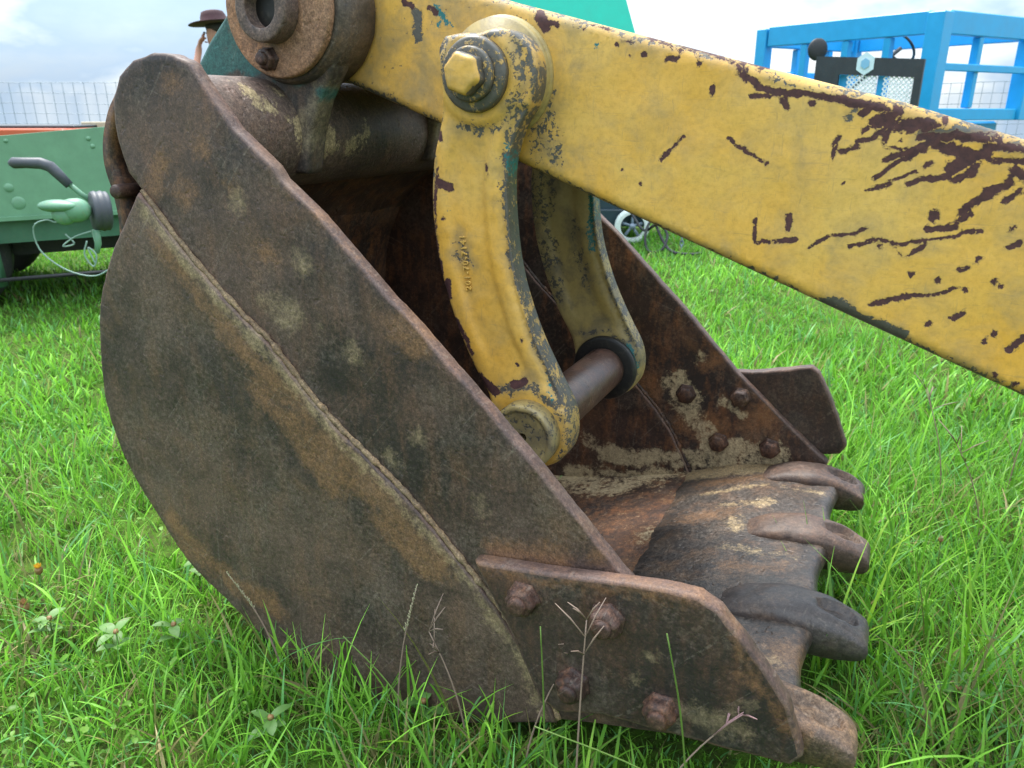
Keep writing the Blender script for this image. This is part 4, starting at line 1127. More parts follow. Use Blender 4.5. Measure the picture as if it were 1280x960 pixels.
gbox(0, .19, zlow, gtop); gbox(.75, gl, zlow, gtop); gbox(.19, .75, wt, gtop); gbox(.19, .75, zlow, wb)
guard = mb.build('radiator_guard', P_DARKPANEL, bl, False)
for s0, s1 in ((.19, .255), (.478, .53)):
    mb = MB(); gbox(s0 + .002, s1, wb, lambda s_: wt(s_) - .002)
    for i in range(len(mb.v)):
        mb.v[i] = mb.v[i] + Vector((-ge.y, ge.x, 0)) * .045
    mb.build('blue_bar', P_BLUE, guard, False)
for s0, s1 in ((.255, .478), (.53, .75)):
    mb = MB()
    nx, nz = 6, 8
    for i in range(nx):
        for j in range(nz):
            ca = s0 + (s1 - s0) * (i + .5) / nx; cz = wb(ca) + (wt(ca) - wb(ca)) * (j + .5) / nz
            hx, hz = (s1 - s0) / nx / 2, .29 / nz / 2
            for (x0, z0, x1, z1) in ((-hx, 0, 0, hz), (0, hz, hx, 0), (hx, 0, 0, -hz), (0, -hz, -hx, 0)):
                mb.bar(Gp(ca + x0, cz + z0, .0), Gp(ca + x1, cz + z1, .0), .013, .008)
    tag(mb.build('expanded_mesh', P_MESH, guard, False), kind='stuff')
def hexplate(r_, d, mat, name):
    mb = MB()
    rs = []
    for dd in (d, d - .006):
        rs.append([Gp(.385 + r_ * .86 * math.sin(a * math.pi / 3), gtop(.385) - .045 + r_ * math.cos(a * math.pi / 3), dd) for a in range(6)])
    mb.rings(rs)
    return mb.build(name, mat, guard, False)
hexplate(.085, -.021, P_STICKER, 'emblem')
hexplate(.040, -.029, P_STICKER_B, 'emblem_centre')
MB().ell((2.72 - 3.5, 7.45 - 7.6, 1.565), (.088, .03, .095), 20, 12).build('mirror', P_BLACK, bl)
MB().tube([(2.73 - 3.5, 7.46 - 7.6, 1.5), (2.76 - 3.5, 7.4 - 7.6, 1.36), (2.74 - 3.5, 7.4 - 7.6, 1.15), (2.85 - 3.5, 7.5 - 7.6, 1.0)], .012, 8).build('mirror_stem', P_BLACK, bl)
ring = []
ctr = Vector((3.62 - 3.5, 7.8 - 7.6, 1.60)); axw = Vector((.78, .25, .58)).normalized(); xw = axw.orthogonal().normalized(); yw = axw.cross(xw)
ring = [ctr + (xw * math.cos(a * .2618) + yw * math.sin(a * .2618)) * .15 for a in range(25)]
MB().tube(ring, .012, 8, False).build('steering_wheel', P_BLACK, bl)
MB().tube([ctr, ctr - axw * .3, ctr - axw * .6], .018, 8).build('steering_column', P_BLACK, bl)

# ------------------------------------------------------------------ wire mesh fence along the crest
fe = empty('mesh_fence', (0, 12, 0))
tag(fe, 'thin wire mesh fence along the edge of the field behind all the machines', 'fence')
for k in range(11):
    x = -15 + k * 3.0 + (.45 if k == 7 else 1.0 if k == 3 else 0)
    y = 11.6 + (x + 15) * -0.0 - 12
    MB().lathe((x, y, -.1), (0, 0, 1), [(0, .03), (1.63, .03), (1.66, .02)], 12).build('fence_post', P_POST, fe)
mb = MB()
x = -15.0
yf = -.44
def wire(p0, p1, r_):
    mb.tube([p0, p1], r_, 4, False)
while x < 15:
    wire((x, yf, 0.02), (x, yf, 1.43 + .01 * math.sin(x * 2)), .0035); x += .15
z = .05
while z < 1.46:
    prev = None
    for k in range(41):
        xx = -15 + k * .75
        p = (xx, yf, z + .012 * math.sin(xx * 1.7 + z) + (.012 * math.sin(xx * 2) if z > 1.3 else 0))
        if prev:
            wire(prev, p, .004)
        prev = p
    z += .138
mb.build('wire_mesh', P_ZINC, fe, False)
# ------------------------------------------------------------------ person in a hat behind the bucket
S_SKIN = plain_paint('person_skin', (0.46, 0.22, 0.15), 0.12, 0.55, dirt_amt=0.0)  # plain pinkish skin colour
S_SHIRT = plain_paint('rust_red_shirt', (0.34, 0.085, 0.045), 0.2, 0.85, dirt_amt=0.05)
S_TROU = plain_paint('dark_trousers', (0.04, 0.045, 0.06), 0.2, 0.85)
S_HAT = plain_paint('dark_maroon_felt', (0.055, 0.020, 0.024), 0.2, 0.85)
S_HAIR = plain_paint('dark_hair', (0.02, 0.013, 0.01), 0.2, 0.6)
pe = empty('person', (-2.49, 7.2, 0.0)); pe.scale = (1.0, 1.0, 0.99)
tag(pe, 'person in a dark wide-brimmed hat with a hand raised to the face, beyond the bucket', 'person')
def skin_body(name, nodes, edges, mat, root, sub=2):
    me = bpy.data.meshes.new(name)
    me.from_pydata([n[0] for n in nodes], edges, [])
    o = bpy.data.objects.new(name, me); COL.objects.link(o); o.parent = pe
    md = o.modifiers.new('skin', 'SKIN'); md.use_smooth_shade = True
    for i, n in enumerate(nodes):
        v = me.skin_vertices[0].data[i]
        v.radius = n[1]; v.use_root = (i == root)
    ss = o.modifiers.new('subdivision', 'SUBSURF'); ss.levels = 1; ss.render_levels = sub
    me.materials.append(mat)
    return o
# facing -X (to the left), standing; z in metres
nodes = [((0, 0, .95), (.13, .16)), ((0, 0, 1.15), (.11, .14)), ((0.0, 0, 1.36), (.12, .17)), ((-.01, 0, 1.47), (.06, .07)), ((-.03, 0, 1.54), (.05, .052)),
         ((-.045, 0, 1.60), (.078, .070)), ((-.05, 0, 1.68), (.095, .076)), ((-.04, 0, 1.76), (.085, .07)),
         ((.01, -.10, .88), (.09, .09)), ((-.01, -.11, .48), (.06, .06)), ((.03, -.11, .10), (.042, .045)), ((-.05, -.11, .04), (.04, .035)), ((-.15, -.11, .03), (.035, .025)),
         ((.01, .10, .88), (.09, .09)), ((.02, .11, .48), (.06, .06)), ((.05, .11, .10), (.042, .045)), ((-.03, .11, .04), (.04, .035)), ((-.13, .11, .03), (.035, .025)),
         ((-.01, -.20, 1.40), (.06, .06)), ((-.10, -.24, 1.16), (.045, .045)), ((-.21, -.15, 1.34), (.036, .036)), ((-.19, -.08, 1.50), (.026, .03)), ((-.175, -.06, 1.57), (.022, .036)),
         ((0, .20, 1.40), (.06, .06)), ((.02, .25, 1.14), (.045, .045)), ((-.04, .24, .90), (.032, .032)), ((-.05, .24, .82), (.022, .035))]
edges = [(0, 1), (1, 2), (2, 3), (3, 4), (4, 5), (5, 6), (6, 7), (0, 8), (8, 9), (9, 10), (10, 11), (11, 12), (0, 13), (13, 14), (14, 15), (15, 16), (16, 17),
         (2, 18), (18, 19), (19, 20), (20, 21), (21, 22), (2, 23), (23, 24), (24, 25), (25, 26)]
base_n = len(nodes)
for (wr, d, spread, up) in ((22, 1, 1, True), (26, -1, 1, False)):
    wp = Vector(nodes[wr][0])
    for k in range(4):
        i0 = len(nodes)
        dy = (-.024 + k * .016)
        L_ = (.034, .040, .037, .028)[k]
        if up:
            pts = [wp + Vector((.004, dy, .025)), wp + Vector((.018, dy * 1.05, .025 + L_)), wp + Vector((.045, dy, .030 + L_ * 1.5))]
        else:
            pts = [wp + Vector((dy * .5, 0, -.03)), wp + Vector((-.008 + dy * .6, 0, -.03 - L_)), wp + Vector((-.02 + dy * .6, 0, -.03 - L_ * 1.8))]
        for p in pts:
            nodes.append((tuple(p), (.0085, .0085)))
        edges += [(wr, i0), (i0, i0 + 1), (i0 + 1, i0 + 2)]
    i0 = len(nodes)
    s_ = 1 if up else -1
    nodes.append((tuple(wp + Vector((-.01, .035, .0))), (.0095, .0095)))
    nodes.append((tuple(wp + Vector((-.008, .05, .025 * s_))), (.0085, .0085)))
    edges += [(wr, i0), (i0, i0 + 1)]
body = skin_body('body', nodes, edges, S_SKIN, 0)
# face: nose, ears, eyes, mouth
MB().tube([(-.135, 0, 1.70), (-.155, 0, 1.67), (-.150, 0, 1.655), (-.13, 0, 1.65)], [.008, .014, .014, .006], 10).build('nose', S_SKIN, pe)
for sy in (-1, 1):
    MB().ell((-.03, sy * .079, 1.675), (.022, .008, .032), 12, 8).build('ear', S_SKIN, pe)
    MB().ell((-.128, sy * .030, 1.695), (.010, .014, .008), 10, 6).build('eye', S_HAIR, pe)
MB().tube([(-.130, -.025, 1.622), (-.139, 0, 1.624), (-.130, .025, 1.622)], [.004, .007, .004], 8).build('mouth', plain_paint('lip_tone', (0.28, 0.08, 0.06), 0.1, 0.5, dirt_amt=0), pe)
MB().ell((-.025, 0, 1.735), (.096, .084, .075), 18, 10).build('hair', S_HAIR, pe)
# clothes follow the body: shirt and trousers as slightly larger shells
sn = [((0, 0, .90), (.15, .18)), ((0, 0, 1.15), (.122, .152)), ((0, 0, 1.36), (.132, .182)), ((-.005, 0, 1.455), (.075, .085)),
      ((-.01, -.20, 1.40), (.072, .072)), ((-.10, -.24, 1.16), (.057, .057)), ((-.205, -.155, 1.33), (.046, .046)),
      ((0, .20, 1.40), (.072, .072)), ((.02, .25, 1.14), (.057, .057)), ((-.035, .242, .93), (.042, .042))]
skin_body('shirt', sn, [(0, 1), (1, 2), (2, 3), (2, 4), (4, 5), (5, 6), (2, 7), (7, 8), (8, 9)], S_SHIRT, 0)
tn = [((0, 0, 1.0), (.135, .165)), ((.01, -.10, .86), (.102, .102)), ((-.01, -.11, .48), (.074, .074)), ((.03, -.11, .10), (.064, .064)),
      ((.01, .10, .86), (.102, .102)), ((.02, .11, .48), (.074, .074)), ((.05, .11, .10), (.064, .064))]
skin_body('trousers', tn, [(0, 1), (1, 2), (2, 3), (0, 4), (4, 5), (5, 6)], S_TROU, 0)
hm = MB()
hm.lathe((-.04, 0, 1.755), (-.12, 0, 1), [(.012, .02), (.006, .12), (.010, .20), (.014, .215), (.020, .215), (.018, .20), (.020, .12), (.075, .105), (.105, .09), (.115, .06), (.108, .02)], 32)
hm.jitter(.006, 6)
hm.build('hat', S_HAT, pe)

# ------------------------------------------------------------------ grass
def blade_material(name, rough=0.42):
    s = M(name)
    c = s.attr('tint').outputs['Color']
    d = s.n.new('ShaderNodeBsdfPrincipled')
    s.l.new(c, d.inputs['Base Color']); d.inputs['Roughness'].default_value = rough
    d.inputs['Specular IOR Level'].default_value = 0.25
    t = s.n.new('ShaderNodeBsdfTranslucent')
    s.put(t.inputs['Color'], s.mix(0.5, c, (0.20, 0.50, 0.04)))
    mx = s.n.new('ShaderNodeMixShader'); mx.inputs[0].default_value = 0.42
    s.l.new(d.outputs[0], mx.inputs[1]); s.l.new(t.outputs[0], mx.inputs[2]); s.l.new(mx.outputs[0], s.out.inputs[0])
    return s.m
MAT['blade'] = blade_material('grass_blade')
cy, sy_ = math.cos(YAW), math.sin(YAW)
def to_local(x, y):
    dx, dy = x - BASE[0], y - BASE[1]
    return dx * cy - dy * sy_, dx * sy_ + dy * cy
def gz(x, y):
    k = np.maximum(0, y - 14)
    return np.where(k < 14, -0.0045 * k * k, -0.0045 * 196 - 0.126 * (k - 14)) - 0.004
def grass(name, label, n, y0, y1, segs, len_rng, wid, power, seed, upright=0.0, dry=0.05, margin=1.0, clump=0.5):
    rg = np.random.default_rng(seed)
    t = rg.random(n)
    Y = (y0 ** power + t * (y1 ** power - y0 ** power)) ** (1 / power)
    half = 0.80 * Y + margin
    X = (rg.random(n) * 2 - 1) * half
    # clumping: pull points to tuft centres
    tx, ty = np.round(X / .055) * .055, np.round(Y / .055) * .055
    hx = np.sin(tx * 913.1 + ty * 371.7) * .03; hy = np.sin(tx * 517.3 + ty * 811.9) * .03
    k = rg.random(n) < clump
    X = np.where(k, tx + hx + rg.normal(0, .012, n), X); Y = np.where(k, ty + hy + rg.normal(0, .012, n), Y)
    lu_, lw_ = to_local(X, Y)
    under = (lu_ > -1.36) & (lu_ < -.02) & (lw_ > -.012) & (lw_ < .975)
    blocked = under & (lu_ < -.56) & (lu_ > -1.10)
    under = under | ((lu_ > -1.45) & (lu_ < -1.09) & (lw_ > -.02) & (lw_ < .99))
    bare = (npnoise(X, Y, 2.3, 5) * .6 + npnoise(X, Y, 7.0, 6) * .4) < .30
    keep = ~blocked & ~(bare & (rg.random(n) < .72))
    X, Y, lu_, lw_, under = X[keep], Y[keep], lu_[keep], lw_[keep], under[keep]
    n = len(X)
    patch = npnoise(X, Y, 1.4, 21); patch2 = npnoise(X, Y, 5.0, 22)
    tall = 0.55 + 0.6 * patch + 0.35 * patch2
    tall = np.where((X > .55) & (Y < 3.6), tall * (1.0 + 0.75 * np.clip((X - .55) / .3, 0, 1)), tall)       # rank growth right of the teeth
    near_plate = (lw_ < 0) & (lw_ > -.14) & (lu_ > -1.45) & (lu_ < -.2)
    tall = np.where(near_plate, tall * 1.2, tall)
    tall = np.where(under, np.minimum(tall, 1) * np.where(lu_ < -1.0, .8, .42), tall)
    Ln = (len_rng[0] + (len_rng[1] - len_rng[0]) * rg.random(n) ** 1.8) * tall
    Wd = wid * (0.55 + 0.9 * rg.random(n)) * (0.75 + 0.35 * patch2)
    az = rg.random(n) * 2 * np.pi
    lean = np.abs(rg.normal(0, .42 * (1 - upright * .5), n)) + .08
    curl = rg.normal(.75, .45, n) * (1 - upright * .4)
    dx, dy = np.cos(az), np.sin(az)
    tw = az + np.pi / 2 + rg.normal(0, .5, n)
    px, py = np.cos(tw), np.sin(tw)
    R_ = segs + 1
    V = np.zeros((n, R_ * 2 - 1, 3), np.float32)
    cx, cyy, cz = X.copy(), Y.copy(), gz(X, Y)
    ang = lean.copy()
    for i in range(R_):
        f = i / segs
        wv = Wd * (1 - f ** 1.7) * (0.65 + 0.7 * min(1, f * 3)) * .5
        if i < segs:
            V[:, 2 * i, 0] = cx - px * wv; V[:, 2 * i, 1] = cyy - py * wv; V[:, 2 * i, 2] = cz
            V[:, 2 * i + 1, 0] = cx + px * wv; V[:, 2 * i + 1, 1] = cyy + py * wv; V[:, 2 * i + 1, 2] = cz
        else:
            V[:, 2 * i, 0] = cx; V[:, 2 * i, 1] = cyy; V[:, 2 * i, 2] = cz
        st = Ln / segs
        cx = cx + dx * np.sin(ang) * st; cyy = cyy + dy * np.sin(ang) * st; cz = cz + np.cos(ang) * st
        ang = ang + curl / segs
    V[:, :, 2] = np.maximum(V[:, :, 2], gz(X, Y)[:, None] + .002)
    nv = R_ * 2 - 1
    base = (np.arange(n) * nv)[:, None]
    quads = np.concatenate([base + np.array([2 * i, 2 * i + 1, 2 * i + 3, 2 * i + 2]) for i in range(segs - 1)], axis=1).reshape(-1, 4) if segs > 1 else np.zeros((0, 4), int)
    tris = (base + np.array([2 * segs - 2, 2 * segs - 1, 2 * segs])).reshape(-1, 3)
    me = bpy.data.meshes.new(name)
    nq, nt = len(quads), len(tris)
    me.vertices.add(n * nv); me.vertices.foreach_set('co', V.ravel())
    me.loops.add(nq * 4 + nt * 3)
    me.loops.foreach_set('vertex_index', np.concatenate([quads.ravel(), tris.ravel()]).astype(np.int32))
    me.polygons.add(nq + nt)
    ls_ = np.concatenate([np.arange(nq) * 4, nq * 4 + np.arange(nt) * 3]).astype(np.int32)
    me.polygons.foreach_set('loop_start', ls_)
    me.update(calc_edges=True)
    me.polygons.foreach_set('use_smooth', np.ones(nq + nt, bool))
    h = rg.random(n)[:, None]
    g1_, g2_, g3_ = np.array([.078, .235, .022]), np.array([.245, .525, .060]), np.array([.125, .33, .10])
    mixv = np.clip(.30 + .9 * (patch - .45) + .9 * (h[:, 0] - .45), 0, 1)[:, None]
    c = g1_ * (1 - mixv) + g2_ * mixv
    k3 = (rg.random(n) < .18)[:, None]
    c = np.where(k3, g3_, c)
    kd = (rg.random(n) < dry * (0.5 + 1.6 * (patch2 > .62)))[:, None]
    c = np.where(kd, np.array([.26, .205, .095]) * (.6 + .6 * h), c)
    c = c * (.45 + .95 * rg.random(n))[:, None]
    tip = np.linspace(0, 1, nv)[None, :, None]
    cc = c[:, None, :] * (.85 + .3 * tip) + np.array([.025, .02, .0]) * tip * .6
    a = me.attributes.new('tint', 'FLOAT_COLOR', 'POINT')
    buf = np.ones((n * nv, 4), np.float32); buf[:, :3] = cc.reshape(-1, 3)
    a.data.foreach_set('color', buf.ravel())
    me.materials.append(MAT['blade'])
    o = bpy.data.objects.new(name, me); COL.objects.link(o)
    tag(o, label, 'grass', kind='stuff')
    return o
grass('near_grass', 'bright green uneven grass growing around the bucket in the foreground', 52000, .35, 2.3, 5, (.025, .125), .0042, 1.0, 1, dry=.14, clump=.62)
grass('fine_grass', 'short fine grass and thatch low between the longer blades', 52000, .35, 2.6, 3, (.018, .065), .0030, 1.0, 2, dry=.30, clump=.2)
grass('tall_grass', 'scattered long arching blades standing above the lawn', 2600, .5, 2.6, 6, (.10, .21), .0055, 1.0, 9, dry=.10, clump=.3)
grass('mid_grass', 'bright green grass of the field behind the bucket', 100000, 2.2, 7.0, 3, (.03, .105), .0078, 1.3, 3, dry=.07)
grass('far_grass', 'far green grass reaching to the crest of the field', 36000, 6.5, 17.0, 2, (.06, .15), .021, 1.5, 4, dry=.02)

def tinted(name, col, var=.2, trans=.3):
    s = M(name)
    a = s.noise(40, 3, .6)
    c = s.mix(a, tuple(v * (1 - var) for v in col), tuple(v * (1 + var) for v in col))
    d = s.n.new('ShaderNodeBsdfPrincipled'); s.l.new(c, d.inputs['Base Color']); d.inputs['Roughness'].default_value = .5
    t = s.n.new('ShaderNodeBsdfTranslucent'); s.l.new(c, t.inputs['Color'])
    mx = s.n.new('ShaderNodeMixShader'); mx.inputs[0].default_value = trans
    s.l.new(d.outputs[0], mx.inputs[1]); s.l.new(t.outputs[0], mx.inputs[2]); s.l.new(mx.outputs[0], s.out.inputs[0])
    return s.m
L_BLADE = [tinted('long_blade_light', (.24, .44, .03)), tinted('long_blade_mid', (.15, .34, .02)), tinted('long_blade_deep', (.09, .24, .02))]
def tuft(u_, w_, n, h, spread, label, seed):
    rr = random.Random(seed)
    o = empty('grass_tuft', (BASE[0] + u_ * cy + w_ * sy_, BASE[1] - u_ * sy_ + w_ * cy, 0))
    tag(o, label, 'grass tuft', 'long grass tufts by the bucket')
    for k in range(n):
        mb = MB()
        a = rr.uniform(0, 6.283); L_ = h * rr.uniform(.6, 1.1); lean = abs(rr.gauss(.22, .18)); wd = rr.uniform(.004, .0075)
        b = Vector((rr.gauss(0, spread), rr.gauss(0, spread), 0)); d = Vector((math.cos(a), math.sin(a), 0)); s_ = Vector((-d.y, d.x, 0))
        p = b.copy(); ang = lean
        for i in range(9):
            wv = wd * (1 - (i / 8) ** 2) * .5 + .0002
            mb.v += [p - s_ * wv, p + Vector((0, 0, -.25 * wv)), p + s_ * wv]
            p = p + (d * math.sin(ang) + Vector((0, 0, math.cos(ang)))) * L_ / 8
            ang += rr.uniform(.04, .17)
        for i in range(8):
            for j in range(2):
                q = i * 3 + j
                mb.f.append([q, q + 1, q + 4, q + 3])
        add('blade', mb.v, mb.f, L_BLADE[k % 3], o, True, fix=False)
# small round leaves low in the lawn
def leaf_cover(n, seed):
    rg = np.random.default_rng(seed)
    Y = .4 + rg.random(n) ** .8 * 2.2
    X = (rg.random(n) * 2 - 1) * (.8 * Y + .5)
    lu_, lw_ = to_local(X, Y)
    pt = npnoise(X, Y, 2.6, 51)
    keep = ~((lu_ > -1.45) & (lu_ < 0.02) & (lw_ > -.02) & (lw_ < .99)) & (pt > .47)
    X, Y, pt = X[keep], Y[keep], pt[keep]; n = len(X)
    L_ = .0045 + .009 * rg.random(n) ** 2; az = rg.random(n) * 6.283; ti = rg.normal(.25, .35, n)
    z0 = .012 + .05 * rg.random(n)
    d = np.c_[np.cos(az) * np.cos(ti), np.sin(az) * np.cos(ti), np.sin(ti)]
    s_ = np.c_[-np.sin(az), np.cos(az), rg.normal(0, .25, n)]
    c = np.c_[X, Y, z0]
    prof = [(0, 0), (.35, .42), (.75, .5), (1.2, .42), (1.55, 0)]
    V = []
    for f, h in prof:
        mid = c + d * (f * L_)[:, None] - np.array([0, 0, 1]) * (.12 * f * f * L_)[:, None]
        V += [mid] if h == 0 else [mid - s_ * (h * L_)[:, None] + np.array([0, 0, .12]) * L_[:, None], mid, mid + s_ * (h * L_)[:, None] + np.array([0, 0, .12]) * L_[:, None]]
    V = np.stack(V, 1)
    nv = V.shape[1]
    tri = [(0, 2, 1), (0, 3, 2), (10, 7, 8), (10, 8, 9)]
    quad = [(1, 2, 5, 4), (2, 3, 6, 5), (4, 5, 8, 7), (5, 6, 9, 8)]
    b = (np.arange(n) * nv)[:, None]
    T_ = (b[:, None, :] + np.array(tri)[None]).reshape(-1, 3); Q_ = (b[:, None, :] + np.array(quad)[None]).reshape(-1, 4)
    me = bpy.data.meshes.new('clover')
    me.from_pydata(V.reshape(-1, 3).tolist(), [], T_.tolist() + Q_.tolist())
    me.polygons.foreach_set('use_smooth', np.ones(len(me.polygons), bool))
    col = np.where((rg.random(n) < .3)[:, None], np.array([.16, .29, .05]), np.array([.10, .23, .02])) * (.7 + .6 * rg.random(n))[:, None]
    buf = np.ones((n, nv, 4), np.float32); buf[:, :, :3] = col[:, None, :]
    me.attributes.new('tint', 'FLOAT_COLOR', 'POINT').data.foreach_set('color', buf.ravel())
    me.materials.append(MAT['blade'])
    o = bpy.data.objects.new('clover', me); COL.objects.link(o)
    tag(o, 'small round clover-like leaves low in the grass', 'clover', kind='stuff')
leaf_cover(6500, 41)

# ------------------------------------------------------------------ single weeds, flowers and seed stalks
def leaf(mb, base, az, tilt, L_, Wd, droop=.5, n=6):
    b = Vector(base); d = Vector((math.cos(az), math.sin(az), 0)); s_ = Vector((-d.y, d.x, 0))
    rows = []
    p = b.copy(); a = tilt
    for i in range(n + 1):
        f = i / n
        wv = Wd * math.sin(math.pi * min(.98, .06 + f * .94)) ** .8 * .5
        fold = Vector((0, 0, .22 * wv))
        rows.append([p - s_ * wv + fold, p.copy(), p + s_ * wv + fold])
        p = p + (d * math.cos(a) + Vector((0, 0, math.sin(a)))) * (L_ / n)
        a -= droop / n
    i0 = len(mb.v)
    for r_ in rows:
        mb.v += r_
    for i in range(n):
        for j in range(2):
            q = i0 + i * 3 + j
            mb.f.append([q, q + 1, q + 4, q + 3])
L_GREEN = tinted('weed_leaf', (.10, .21, .045)); L_PALE = tinted('pale_weed_leaf', (.13, .25, .06), .35); L_STEM = tinted('green_stem', (.13, .22, .04))
L_DRY = tinted('dry_purple_stem', (.30, .21, .16)); L_SEED = tinted('pale_seed_head', (.42, .40, .24)); L_YEL = tinted('yellow_petal', (.62, .36, .03)); L_BROWN = tinted('brown_seed', (.30, .17, .07)); L_PINK = tinted('pink_seed', (.42, .24, .24))
def weed(loc, nl, L_, Wd, mat, label, seed, h=.035, tilt=.55):
    rr = random.Random(seed)
    o = empty('broadleaf_weed', (*loc, 0))
    tag(o, label, 'weed', 'broadleaf weeds in the grass')
    MB().tube([(0, 0, 0), (.003, .002, h)], [.0025, .0018], 6).build('stem', L_STEM, o)
    for k in range(nl):
        mb = MB(); leaf(mb, (0, 0, h * (.6 + .4 * (k % 2))), k * 6.283 / nl + rr.uniform(-.3, .3), tilt + rr.uniform(-.3, .3), L_ * rr.uniform(.75, 1.15), Wd * rr.uniform(.8, 1.2), .9)
        add('leaf', mb.v, mb.f, mat, o, True, fix=False)
    MB().ell((.003, .002, h + .004), (.006, .006, .005), 8, 6).jitter(.0015, 300).build('flower_bud', L_BROWN, o)
    return o
weed((-.94, 1.31), 6, .040, .020, L_PALE, 'pale-leaved weed rosette near the left edge below the brown flower head', 1, .07)
weed((-.78, 1.26), 7, .042, .021, L_PALE, 'pale-leaved weed rosette, second from the left edge', 2, .075)
weed((-.68, 1.29), 6, .040, .020, L_PALE, 'pale-leaved weed rosette left of the bucket, third from the left edge', 3, .07)
weed((-.72, 1.52), 5, .034, .017, L_PALE, 'small pale-leaved weed close to the rounded left side of the bucket', 4, .07)
weed((.93, 1.02), 7, .060, .028, L_GREEN, 'large glossy green weed at the lower right corner', 5, .06)
weed((.80, 1.12), 6, .052, .024, L_GREEN, 'glossy green weed just right of the nearest tooth', 6, .06)
weed((-.16, 1.10), 5, .055, .024, L_GREEN, 'broad green weed at the bottom edge below the middle of the bucket', 7, .05)
weed((-.42, 1.06), 6, .045, .020, L_GREEN, 'small green weed at the bottom edge left of centre', 8, .05)
def flower(loc, h, mat, r_, label, nm='yellow_flower', cat='flower'):
    o = empty(nm, (*loc, 0)); tag(o, label, cat)
    MB().tube([(0, 0, 0), (.006, .0, h * .5), (.002, .004, h)], [.002, .0018, .0016], 6).build('stem', L_STEM, o)
    mb = MB().ell((.002, .004, h), (r_ * .8, r_ * .8, r_ * .9), 12, 8).jitter(.002, 120); mb.build('flower_head', L_BROWN, o)
    for k in range(12):
        m2 = MB(); leaf(m2, (.002, .004, h + r_ * .2), k * .5236, .9 + .25 * (k % 2), r_ * 1.5, r_ * .7, -.4, 3)
        add('petal', m2.v, m2.f, mat, o, True, fix=False)
flower((-1.075, 1.50), .06, L_YEL, .011, 'yellow-orange flower head in the grass at the far left')
flower((-1.03, 1.37), .055, L_BROWN, .012, 'faded brown flower head at the left edge below the yellow one', 'faded_flower')
flower((.955, 1.50), .14, L_SEED, .006, 'tiny pale flower bud on a bare brown stem right of the teeth', 'flower_bud')
def stalk(loc, h, lean, az, kind, label, seed, local=True):
    rr = random.Random(seed)
    if local:
        loc = (BASE[0] + loc[0] * cy + loc[1] * sy_, BASE[1] - loc[0] * sy_ + loc[1] * cy)
    o = empty('seed_stalk', (*loc, 0)); tag(o, label, 'grass stalk', 'grass seed stalks')
    d = Vector((math.cos(az), math.sin(az), 0))
    P = [d * (lean * h * f * f) + Vector((0, 0, h * f * (1 - .12 * lean * f))) for f in (0, .25, .5, .75, 1)]
    P = [Vector(p) for p in spline([tuple(p) for p in P], 14)]
    MB().tube(P, [.0021 - .0011 * i / 13 for i in range(14)], 5).build('stem', L_DRY if kind != 'green' else L_STEM, o)
    if kind in ('fan', 'pink'):
        mb = MB()
        for k in range(7):
            a = rr.uniform(0, 6.28); e = rr.uniform(.5, 1.1)
            b = P[-1 - (k % 3)]
            tip = b + Vector((math.cos(a) * math.cos(e), math.sin(a) * math.cos(e), math.sin(e))) * rr.uniform(.035, .075)
            mb.tube([b, (b + tip) / 2 + Vector((0, 0, .003)), tip], [.0009, .0014, .0006], 4)
        mb.build('seed_spikes', L_PINK if kind == 'pink' else L_DRY, o)
    elif kind == 'spike':
        mb = MB()
        for k in range(44):
            f = k / 44
            b = P[-1] - (P[-1] - P[-5]) * f
            a = k * 2.4 + rr.uniform(-.5, .5)
            ln = rr.uniform(.003, .0075) * (.5 + f)
            tip = b + Vector((math.cos(a) * .35, math.sin(a) * .35, 1)) * ln
            mb.tube([b, (b + tip) / 2, tip], [.0006, .0013, .0004], 4)
        mb.build('seed_head', L_SEED, o)
    return o
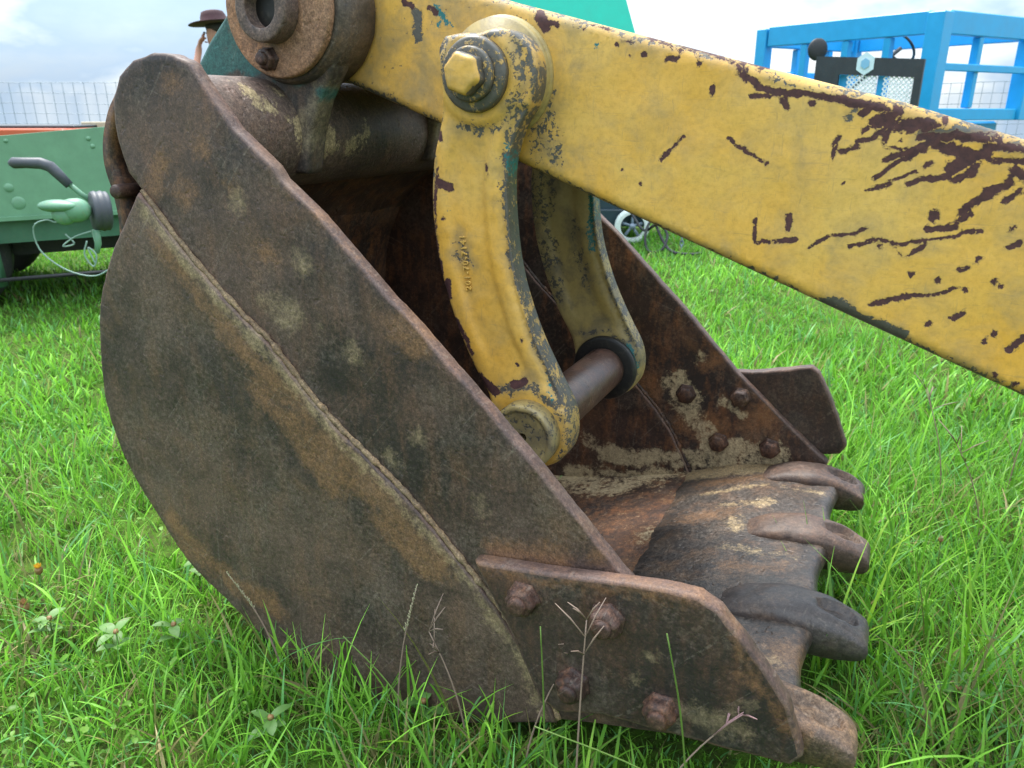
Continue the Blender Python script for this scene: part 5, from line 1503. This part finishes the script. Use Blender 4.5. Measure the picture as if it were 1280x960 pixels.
stalks = [((-.72, -.06), .30, .15, 0.3, 'spike', 'pale seed spike standing in front of the middle of the rusty lower plate'),
          ((-.58, -.06), .24, .30, 2.6, 'fan', 'brown branching seed stalk in front of the bucket near the foot of the weld line'),
          ((-.37, -.10), .36, .08, 1.2, 'fan', 'tall brown branching seed stalk in front of the two left bolts'),
          ((-.42, -.10), .34, .05, 2.2, 'green', 'plain green upright stalk crossing the side cutter beside the lower left bolt'),
          ((-.26, -.09), .26, .45, .0, 'pink', 'pinkish seed stalk leaning in front of the side cutter tip'),
          ((-.97, -.07), .27, .30, 3.1, 'spike', 'slim pale stalk leaning left before the curved lower edge of the bucket'),
          ((-.12, -.08), .30, 1.0, 3.1, 'green', 'long green stalk leaning left across the foot of the side cutter'),
          ((-.20, -.10), .41, .12, 3.0, 'green', 'tall green stalk standing before the dark end of the side cutter'),
          ((-.62, -.12), .27, .5, 2.9, 'green', 'green stalk leaning left below the weld line'),
          ((-.47, -.07), .26, .35, .4, 'fan', 'short brown seed stalk beside the left edge of the side cutter'),
          ((1.14, 1.64), .30, .3, 2.5, 'fan', 'dark branching seed stalk in the tall grass right of the teeth'),
          ((1.42, 1.98), .36, .25, .6, 'fan', 'dark branching seed stalk near the right edge under the arm'),
          ((1.17, 1.88), .34, .3, 2.0, 'fan', 'dark branching seed stalk behind the teeth below the arm'),
          ((1.16, 1.32), .30, .3, 2.2, 'pink', 'pinkish seed stalk in the grass at the right edge')]
for k, a in enumerate(stalks):
    stalk(*a, seed=k, local=k < 10)
tuft(-.05, .46, 22, .30, .030, 'tuft of long bright grass rising between the second and third teeth', 1)
tuft(-.02, .75, 16, .27, .035, 'tuft of long grass rising between the two farthest teeth', 2)
tuft(.16, .60, 18, .30, .05, 'loose tuft of long grass just beyond the third tooth tip', 3)
tuft(-1.02, -.07, 14, .17, .03, 'tuft of grass against the curved lower left edge of the bucket', 4)
tuft(-.55, -.06, 16, .16, .04, 'tuft of grass at the foot of the weld line', 5)
tuft(-.30, -.07, 12, .15, .04, 'tuft of grass under the lower right bolt of the side cutter', 6)
